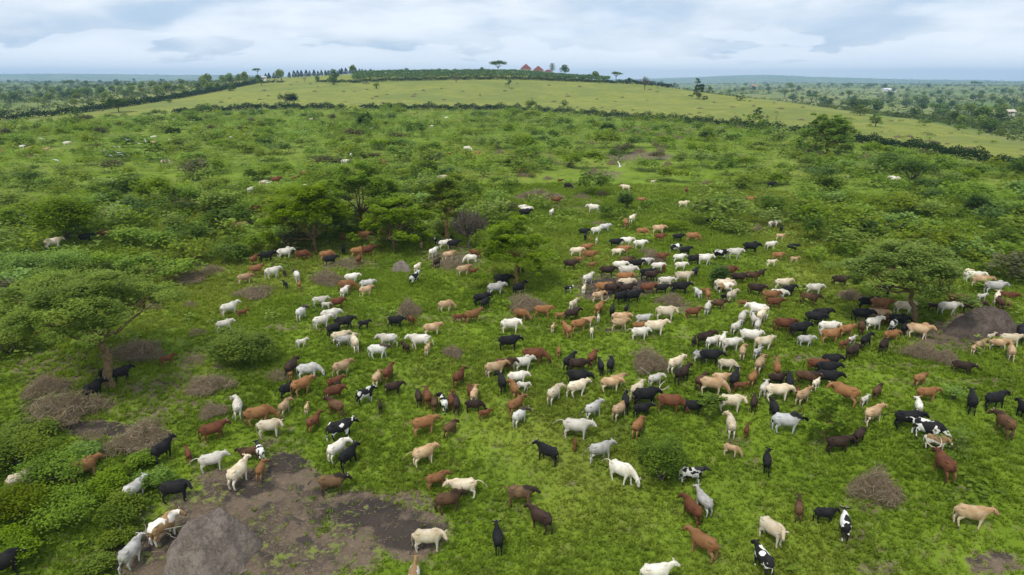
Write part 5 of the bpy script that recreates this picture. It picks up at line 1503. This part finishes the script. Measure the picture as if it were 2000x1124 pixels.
# ---------------------------------------------------------------- egrets on the wing
white = flat_mat('egret_plumage', (.80, .80, .80), .7, .2, 3, .04); beak = flat_mat('egret_beak', (.55, .38, .06))
def egret_mesh(flap, bend, seed):
    """wings as one continuous surface with the body; nose +X, span along Y (0.95 m)"""
    b = bmesh.new(); V = {}
    def ring(pts): return [b.verts.new(p) for p in pts]
    body = [(-.26, .01, .0), (-.18, .035, .0), (-.05, .055, 0), (.08, .05, .005), (.16, .035, .02), (.21, .032, .035), (.27, .028, .03), (.30, .012, .02)]
    prev = None
    for x, r_, z in body:
        rg = ring([(x, math.cos(a*math.pi/4)*r_, z+math.sin(a*math.pi/4)*r_) for a in range(8)])
        if prev:
            for k in range(8): b.faces.new((prev[k], prev[(k+1) % 8], rg[(k+1) % 8], rg[k]))
        prev = rg
    for s in (-1, 1):
        row = []
        for t in np.linspace(0, 1, 7):
            y = s*(.03+.45*t*math.cos(flap*(1-t*bend))); z = .02+.45*t*math.sin(flap*(1-t*bend)); c = .085*(1-.7*t**2)
            row.append(ring([(.08-.10*t**2, y, z+.010), (.02-.08*t**2, y, z+.018*(1-t)), (.08-c*2-.10*t**2, y, z-.004), (.02-.08*t**2, y, z-.008)]))
        for A, B_ in zip(row, row[1:]):
            for k in range(4):
                fc = (A[k], A[(k+1) % 4], B_[(k+1) % 4], B_[k]); b.faces.new(fc)
        b.faces.new(row[-1])
    bmesh.ops.recalc_face_normals(b, faces=b.faces); me = bpy.data.meshes.new('egret'); b.to_mesh(me); b.free(); me.materials.append(white); return me
bk = bmesh.new(); bmesh.ops.create_cone(bk, segments=6, radius1=.012, radius2=.002, depth=.07, matrix=Matrix.Translation((.335, 0, .02)) @ Matrix.Rotation(math.pi/2, 4, 'Y')); bkm = bpy.data.meshes.new('beak'); bk.to_mesh(bkm); bk.free(); bkm.materials.append(beak)
EG = [egret_mesh(.75, .55, 1), egret_mesh(-.5, .2, 2), egret_mesh(.25, -.8, 3), egret_mesh(1.1, .3, 4), egret_mesh(.35, 2.0, 5)]
BIRDS = [(81, 271, 12, 4, 10, 'egret with arched wings over the far left scrub, leftmost one'), (109, 313, 15, 4, 0, 'egret gliding low below the leftmost egret'), (247, 274, 11, 0, 30, 'egret with crossed raised wings at the top of the flock'), (250, 281, 9, 1, 200, 'egret just under the crossed-wing egret of the flock'), (271, 281, 12, 0, 20, 'egret left of the pair at the right end of the flock'),
 (285, 277, 12, 3, 340, 'egret with steep raised wings at the right end of the flock'), (224, 287, 9, 4, 20, 'egret with arched wings at the left of the flock'), (233, 288, 9, 2, 0, 'egret between the arched one and the flock centre'), (230, 299, 13, 0, 20, 'long-winged egret at the bottom of the flock'), (237, 302, 10, 1, 0, 'egret touching the long-winged one at the bottom of the flock'), (216, 304, 9, 4, 0, 'egret at the bottom left of the flock'),
 (329, 273, 10, 0, 30, 'egret flying alone right of the flock'), (400, 278, 8, 1, 20, 'small egret between the flock and the large drooping-winged egret'), (451, 268, 12, 1, 80, 'egret with drooping wings, right of the flock'), (339, 233, 7, 4, 0, 'tiny egret high above the flock'), (373, 238, 6, 2, 90, 'tiny egret right of the high one'),
 (521, 357, 20, 2, 40, 'egret passing over the brown cow left of the tree group'), (595, 361, 14, 1, 150, 'egret over the crown of the left-centre acacia'), (1211, 326, 26, 3, 350, 'large white egret banking alone above the herd'), (1205, 240, 3, 2, 0, '')]
for x, y, wpx, v, hd, lb in BIRDS:
    if not lb: continue
    dist = .95*F/wpx*.86; dist = min(dist, (hit(x, y)-Vector((0, 0, CAMZ))).length*.93); q = air(x, y, dist)
    o = link('egret', EG[v], None, q, R(hd+75)-math.atan2(q.x, q.y), wpx*dist/F/.95*.85); tag(o, 'white '+lb, 'bird', 'egrets flying over the scrub'); o.rotation_euler[0] = .35
    link('beak', bkm, o)
# ---------------------------------------------------------------- hedges
def polar(px, r): a = math.atan((px-CX)/F*math.cos(PITCH)); return np.array([r*math.sin(a), r*math.cos(a)])
def hedge(pts, wd, h, n, leaf, label, seed, gaps=.0, mat='hedge', cat='hedge', name='hedge'):
    r = np.random.default_rng(seed); P0 = np.array([polar(*p) for p in pts]); seg = np.linalg.norm(np.diff(P0, axis=0), axis=1); cum = np.concatenate([[0], np.cumsum(seg)])
    t = r.uniform(0, cum[-1], n); x = np.interp(t, cum, P0[:, 0]); y = np.interp(t, cum, P0[:, 1])
    g_ = .5+.5*np.sin(t*.09+2*np.sin(t*.031+seed)); lump = .8+.35*np.sin(t*.55+seed)*np.sin(t*.23)
    k = g_ > gaps; x, y, t, lump = x[k], y[k], t[k], lump[k]; m = len(x)
    a = r.uniform(0, 6.283, m); q = np.sqrt(r.uniform(0, 1, m))*wd; x = x+np.cos(a)*q; y = y+np.sin(a)*q
    z = zt(x, y)+h*lump*np.sqrt(r.uniform(0, 1, m))*(1-.5*(q/wd)**2)
    o = link(name, leaf_mesh(name, np.stack([x, y, z], -1), leaf, MF[mat], .1, 1.5, r)); tag(o, label, cat); return o
hedge([(-150, 440), (0, 425), (120, 447), (250, 497), (370, 575), (440, 640), (500, 700)], 2.6, 5.0, 20000, .9, 'long clipped dark hedge climbing the left side of the pale hill', 701)
hedge([(500, 700), (560, 690), (610, 680), (660, 655), (700, 645)], 2.0, 3.0, 2500, .9, 'low dark hedge along the hilltop left of the bananas', 705, .1)
hedge([(290, 392), (400, 397), (500, 402), (700, 400), (900, 396), (1000, 400)], 2.4, 4.2, 15000, .75, 'broken dark hedge along the foot of the pale hill, left half', 702, .06)
hedge([(1000, 400), (1150, 360), (1330, 312), (1450, 281), (1560, 258), (1650, 238)], 2.0, 4.0, 16000, .6, 'dark hedge along the foot of the pale hill, right of centre', 703, .0)
hedge([(1640, 240), (1700, 228), (1850, 205), (2000, 184), (2120, 170)], 1.7, 3.2, 13000, .45, 'dark hedge running down to the right edge', 704, .0)
hedge([(688, 640), (760, 652), (900, 655), (1000, 652), (1100, 650), (1215, 652)], 3.0, 4.0, 7000, 1.0, 'dark hedge along the foot of the banana grove', 706)
hedge([(1215, 652), (1260, 660), (1320, 660)], 5.0, 5.0, 2200, 1.1, 'bushy dark end of the ridge hedge right of the houses', 707, .2)

# ---------------------------------------------------------------- banana grove
r = np.random.default_rng(31); P = []; n = 2600; V = []; Fq = []; RN = []
for i in range(n):
    px_ = r.uniform(690, 1190); rr = r.uniform(660, 790 if px_ < 1060 else 740); x, y = polar(px_, rr); z = float(zt(x, y)); h = r.uniform(3.4, 5.4)
    for k in range(7):
        a = r.uniform(0, 6.283); d = np.array([math.cos(a), math.sin(a), 0]); s = np.array([-d[1], d[0], 0]); L_ = r.uniform(2.2, 3.2); w_ = .55
        up = r.uniform(.35, 1.1); pts = [np.array([x, y, z+h*.6]), np.array([x, y, z+h*.6])+d*L_*.45+np.array([0, 0, L_*.5*up]), np.array([x, y, z+h*.6])+d*L_*.95+np.array([0, 0, L_*(.5*up-.1)])]
        b = len(V)
        for j, p in enumerate(pts): wj = (.18, w_, .1)[j]; V += [p-s*wj, p+s*wj]
        Fq += [(b, b+1, b+3, b+2), (b+2, b+3, b+5, b+4)]; q = r.uniform(0, 1); RN += [q, q]
o = link('banana_grove', mesh_np('banana_grove', V, Fq, MF['banana'], {'rnd': ('FACE', RN)})); tag(o, 'mass of banana plants covering the hilltop below the red roofs', 'banana grove', kind='stuff')

# ---------------------------------------------------------------- houses
roofm = flat_mat('red_roof_sheets', (.17, .055, .050), .7, .2, 2, .2); wallm = flat_mat('pale_plaster', (.55, .50, .42), .9, .1, 2, .1); whitem = flat_mat('white_sheet_metal', (.72, .72, .72), .5, .3, 2, .06); dkm = flat_mat('dark_opening', (.05, .05, .05))
def boxm(name, x0, x1, y0, y1, z0, z1, mat, parent):
    b = bmesh.new(); vs_ = [b.verts.new((x, y, z)) for z in (z0, z1) for x, y in ((x0, y0), (x1, y0), (x1, y1), (x0, y1))]
    for f in ((3, 2, 1, 0), (4, 5, 6, 7), (0, 1, 5, 4), (1, 2, 6, 5), (2, 3, 7, 6), (3, 0, 4, 7)): b.faces.new([vs_[i] for i in f])
    me = bpy.data.meshes.new(name); b.to_mesh(me); b.free(); me.materials.append(mat); return link(name, me, parent)
def house(px_, rr, wd, dp, wall_h, roof_h, label, rm, hip=True, lift=0, rz=0, wm=None):
    x, y = polar(px_, rr); e = empty('house', (x, y, float(zt(x, y))+lift), rz); tag(e, label, 'house')
    boxm('wall', -wd/2, wd/2, -dp/2, dp/2, -3, wall_h, wm or wallm, e); o_ = .6; z = wall_h
    for sx in (-.28, .28): f = boxm('window', wd*sx-.6, wd*sx+.6, -dp/2-.05, -dp/2+.1, wall_h*.4, wall_h*.78, dkm, e)
    boxm('door', -.5, .5, -dp/2-.05, -dp/2+.1, 0, 2.0, dkm, e)
    b = bmesh.new(); c = [b.verts.new(v) for v in ((-wd/2-o_, -dp/2-o_, z), (wd/2+o_, -dp/2-o_, z), (wd/2+o_, dp/2+o_, z), (-wd/2-o_, dp/2+o_, z))]
    k = wd*(.04 if hip else .5)+(0 if hip else o_); t = [b.verts.new(v) for v in ((-k, 0, z+roof_h), (k, 0, z+roof_h))]
    b.faces.new((c[0], c[1], t[1], t[0])); b.faces.new((c[1], c[2], t[1])); b.faces.new((c[2], c[3], t[0], t[1])); b.faces.new((c[3], c[0], t[0])); b.faces.new(c[::-1])
    me = bpy.data.meshes.new('roof'); b.to_mesh(me); b.free(); me.materials.append(rm); link('roof', me, e)
house(1027, 800, 11.5, 10, 4.0, 5.2, 'left red-roofed house behind the bananas on the hilltop', roofm, lift=1.4)
house(1051, 806, 11.5, 10, 4.0, 4.7, 'right red-roofed house behind the bananas on the hilltop', roofm, lift=.8)
house(1070, 800, 9, 7, 3.5, 2.2, 'low red-roofed outbuilding right of the two hilltop houses', roofm, lift=.8)
house(1738, 1900, 26, 12, 5, 2.2, 'long white shed on the hillside beyond the valley', whitem, False, wm=whitem)
house(1745, 1880, 16, 9, 4, 1.6, 'smaller white shed joined to the right end of the long shed', whitem, False, wm=whitem)
house(1473, 2300, 16, 10, 5, 5, 'tiny reddish building on the plain beyond the ridge', flat_mat('faded_roof', (.36,.20,.15)), False)
house(1985, 640, 5, 4, 2.0, 1.5, 'small pale building at the right edge of the valley', wallm, False, lift=3.2)
house(516, 760, 4.5, 4, 3, .6, 'small white building on the hilltop left of the tree row', whitem, False, lift=1.0, wm=whitem)

# ---------------------------------------------------------------- hilltop trees
def small_tree(seed, mat, H, w_, kind='round', n=420, leaf=1.0):
    r = np.random.default_rng(seed); P = []; segs = polyline((0, 0, -1), (0, 0, H*.75), .05*H, .02*H, 3, .02, r)[0]
    if kind == 'cone':
        for i in range(n):
            t = r.uniform(0, 1)**1.3; a = r.uniform(0, 6.283); q = w_*(1-t)**.7*math.sqrt(r.uniform(.15, 1))*(1 if t > .1 else .7); P.append((math.cos(a)*q, math.sin(a)*q, H*(.14+.86*t)))
    elif kind == 'umbrella':
        for k in range(6):
            a = k*1.05; segs.append(((0, 0, H*.35), (math.cos(a)*w_*.6, math.sin(a)*w_*.6, H*.85), .022*H, .01*H))
        for k in range(9):
            a = r.uniform(0, 6.283); q = w_*math.sqrt(r.uniform(0, 1))*.75; c = (math.cos(a)*q, math.sin(a)*q, H*(.92-.25*(q/w_)**2))
            for j in range(n//9): P.append((c[0]+r.normal(0, w_*.16), c[1]+r.normal(0, w_*.16), c[2]+r.normal(0, H*.07)))
    elif kind == 'tier':
        for k in range(7):
            zc = H*(.45+.55*k/6); ww = w_*(1-.45*k/6)*r.uniform(.6, 1); a0 = r.uniform(0, 6.28)
            for j in range(3):
                a = a0+j*2.1; segs.append(((0, 0, zc-.4), (math.cos(a)*ww, math.sin(a)*ww, zc), .012*H, .006*H))
                for q in range(n//21): t = r.uniform(.4, 1); P.append((math.cos(a)*ww*t+r.normal(0, .5), math.sin(a)*ww*t+r.normal(0, .5), zc+r.normal(0, .25)))
    else:
        for k in range(7):
            a = r.uniform(0, 6.283); q = w_*r.uniform(0, .6); c = (math.cos(a)*q, math.sin(a)*q, H*r.uniform(.38, .8)); s = w_*r.uniform(.35, .55)
            for j in range(n//7): d = r.normal(0, 1, 3); d /= np.linalg.norm(d); P.append((c[0]+d[0]*s, c[1]+d[1]*s, c[2]+d[2]*s*.75))
    return sticks('trunk', segs, BARK_G, 4), leaf_mesh('crown', np.array(P), leaf, MF[mat], .2, 1.5, r)
def put_tree(msh, px_, rr, sc, label, group=None, name='hill_tree', lift=0, rz=0):
    x, y = polar(px_, rr); e = empty(name, (x, y, float(zt(x, y))+lift), rz, sc); tag(e, label, 'tree', group); link('trunk', msh[0], e); link('crown', msh[1], e)
cone = [small_tree(800+k, 'teal', 7.5, 3.1, 'cone', 460, .9) for k in range(3)]
for k, px_ in enumerate([519, 527, 535, 543, 566, 574, 581, 590, 598, 605, 614, 621, 630, 637, 643, 664, 670, 677, 684, 695, 703, 709, 716, 724]):
    put_tree(cone[k % 3], px_+r.uniform(-1.5, 1.5), 820+(px_-519)*.1, r.uniform(.82, 1.08)*(.95 if px_ < 700 else .75), 'narrow conifer in the row along the hilltop skyline', 'row of narrow conifers on the hilltop', 'conifer', 0, k)
rd = [small_tree(820+k, m_, 9, 5, 'round', 520, 1.2) for k, m_ in enumerate(['dark', 'acacia_dark', 'dark', 'olive'])]
um = [small_tree(830+k, 'dark', 8.5, 7.5, 'umbrella', 900, 1.0) for k in range(3)]
ti = [small_tree(840+k, 'dark', 12, 5, 'tier', 420, .9) for k in range(2)]
put_tree(um[0], 973, 800, 1.35, 'wide umbrella tree on the skyline just left of the red roofs', lift=1, rz=1)
put_tree(ti[0], 1078, 800, 1.0, 'tiered open tree beside the outbuilding right of the red roofs', lift=1)
put_tree(rd[0], 1103, 790, 1.35, 'dense ragged tree on the skyline right of the red roofs', lift=1)
put_tree(um[1], 1203, 730, .85, 'leaning umbrella tree on the skyline between red roofs and ridge end', lift=1.5)
put_tree(rd[1], 1165, 700, 1.0, 'rounded bushy tree at the right end of the banana grove', lift=0)
put_tree(rd[2], 1150, 690, .7, 'small bushy tree left of the rounded one at the grove end')
put_tree(rd[0], 1229, 680, .55, 'low dome-shaped tree along the ridge right of the bananas')
put_tree(rd[1], 1172, 640, .5, 'small bush-like tree just below the grove end')
put_tree(rd[3], 690, 740, 1.05, 'ragged tree rising over the conifer row beside the bananas', lift=3)
put_tree(rd[2], 653, 690, 1.2, 'dark leaning round tree before the conifer row')
put_tree(rd[0], 653, 655, .8, 'lower dark tree right under the leaning round tree')
put_tree(rd[1], 550, 740, 1.25, 'broad dark tree in front of the conifer row')
put_tree(rd[2], 505, 760, .8, 'dark round tree left of the conifer row'); put_tree(um[2], 505, 820, .7, 'small umbrella top left of the conifer row', lift=6)
put_tree(rd[3], 478, 770, 1.3, 'large olive tree left of the small white hilltop building'); put_tree(rd[0], 435, 820, 1.0, 'dark tree at the left end of the skyline trees'); put_tree(rd[1], 408, 850, 1.35, 'tall dark tree at the left start of the skyline row')
put_tree(rd[2], 620, 690, .55, 'small bushy tree on the ridge field near the conifers'); put_tree(rd[0], 510, 650, .7, 'dark bushy tree at the top end of the long hedge')
put_tree(rd[0], 424, 610, .75, 'dark bush-like tree against the long hedge, right one'); put_tree(rd[2], 454, 600, .6, 'dark small tree on the field just right of the long hedge end'); put_tree(rd[1], 407, 630, .8, 'dark bush-like tree behind the long hedge, left one')
put_tree(rd[2], 795, 785, .7, 'small tree poking over the bananas, left part'); put_tree(rd[1], 860, 790, .6, 'small tree poking over the bananas, middle part'); put_tree(rd[0], 942, 790, .7, 'small tree poking over the bananas left of the umbrella tree')
put_tree(rd[1], 138, 540, .7, 'small bushy tree on the field below the long hedge'); put_tree(rd[0], 140, 420, .5, 'small dark bushy tree at the hedge gap, far left'); put_tree(um[0], 137, 1500, 1.6, 'flat-topped tree breaking the far left skyline')
put_tree(um[1], 1905, 2300, 2.2, 'wide flat umbrella tree on the far right skyline'); put_tree(um[2], 1660, 2300, 1.6, 'flat umbrella tree on the far skyline, right one of two'); put_tree(um[0], 1651, 2320, 1.3, 'flat umbrella tree on the far skyline, left one of two')
put_tree(um[0], 1708, 2200, 1.5, 'flat tree on the far skyline above the white sheds'); put_tree(rd[2], 1729, 2150, 1.7, 'dark tall tree on the far skyline above the white sheds'); put_tree(rd[0], 1503, 1400, 1.3, 'round dark tree standing where the plain meets the ridge'); put_tree(rd[1], 1548, 1700, 2.0, 'wide dark tree on the plain right of the round one')
# bushland trees on the left plateau and the valley side on the right: each tree a thing
rt = np.random.default_rng(55); pl = []
def scatter(n, x0, x1, y0, y1, label, group, smin, mats=(0, 1, 2, 3), big=1.0):
    k = 0; t = 0
    while k < n and t < 6000:
        t += 1; x = rt.uniform(x0, x1); y = rt.uniform(y0, y1); p = hit(x, y); dr, fa = dry_far(np.array([p.x]), np.array([p.y]))
        if fa[0] < 1: continue
        d = depth(p)
        if d > 3800: continue
        s = rt.uniform(.45, .95)*big*(1+d/2600); w_ = s*6*F/d
        if any(abs(a-x) < (w_+b)*.6 and abs(c_-y) < 5 for a, c_, b in pl): continue
        pl.append((x, y, w_)); e = empty('bushland_tree', p, rt.uniform(0, 6.28), (s*1.15, s*1.15, s)); m_ = rd[mats[int(rt.integers(len(mats)))]] if rt.uniform() > .06 else um[int(rt.integers(3))]
        link('trunk', m_[0], e); link('crown', m_[1], e); tag(e, label, 'tree', group); k += 1
scatter(100, -10, 480, 153, 206, 'dark bushy tree of the bushland beyond the long hedge', 'bushland trees beyond the long hedge', 1)
scatter(105, 1420, 2010, 168, 262, 'dark bushy tree on the valley side beyond the ridge', 'bushland trees across the valley', 1)
# everything smaller out there reads as one mass
r = np.random.default_rng(61)
def far_mass(name, azl, azh, r0, r1, n, label, seed):
    r = np.random.default_rng(seed); rr = np.exp(r.uniform(math.log(r0), math.log(r1), n)); p_ = r.uniform(azl, azh, n); a = np.arctan((p_-CX)/F*math.cos(PITCH)); x = rr*np.sin(a); y = rr*np.cos(a)
    _, fa = dry_far(x, y); gq = np.sin(x*.013+np.sin(y*.009)*2)+np.sin(y*.017+np.sin(x*.011)*2); k = (fa >= 1) & (gq > r.uniform(-1.9, .9, n)); x, y, rr = x[k], y[k], rr[k]; m = len(x)
    s = r.uniform(1.0, 2.4, m)*(1+rr/2200); per = 16; th = r.uniform(0, 6.283, (m, per)); cz = r.uniform(0, 1, (m, per)); q = np.sqrt(1-cz**2)*r.uniform(.5, 1, (m, per))
    P = np.stack([x[:, None]+np.cos(th)*q*s[:, None]*1.3, y[:, None]+np.sin(th)*q*s[:, None]*1.3, zt(x, y)[:, None]+cz*s[:, None]], -1).reshape(-1, 3)
    o = link(name, leaf_mesh(name, P, np.repeat(s, per)*.62, MF['far'], .2, 1.4, r, np.repeat(r.uniform(0, 1, m), per))); tag(o, label, 'bushland', kind='stuff')
far_mass('left_bushland_scrub', -250, 520, 480, 5000, 6000, 'low mixed scrub covering the plateau beyond the long hedge', 62)
far_mass('valley_bushland_scrub', 1250, 2300, 230, 6000, 9000, 'low mixed scrub covering the valley side on the right', 63)
far_mass('hill_bushland_scrub', -250, 2300, 5000, 11000, 2500, 'specks of scrub on the farthest hills', 64)

# ---------------------------------------------------------------- haze
b = bmesh.new(); bmesh.ops.create_cube(b, size=1.0, matrix=Matrix.Translation((0, 4900, 60)) @ Matrix.Diagonal((21000, 10000, 220, 1)))
me = bpy.data.meshes.new('haze'); b.to_mesh(me); b.free(); hz = link('haze', me); tag(hz, 'thin blue air haze over the whole landscape', 'haze', kind='stuff')
hm, hn = new_mat('haze_air'); pv = hn.nodes.new('ShaderNodeVolumePrincipled'); pv.inputs['Color'].default_value = (.42, .64, 1.0, 1); pv.inputs['Density'].default_value = 1.45e-4; pv.inputs['Anisotropy'].default_value = 0.2
oo = hn.nodes.new('ShaderNodeOutputMaterial'); hn.links.new(pv.outputs[0], oo.inputs['Volume']); me.materials.append(hm)
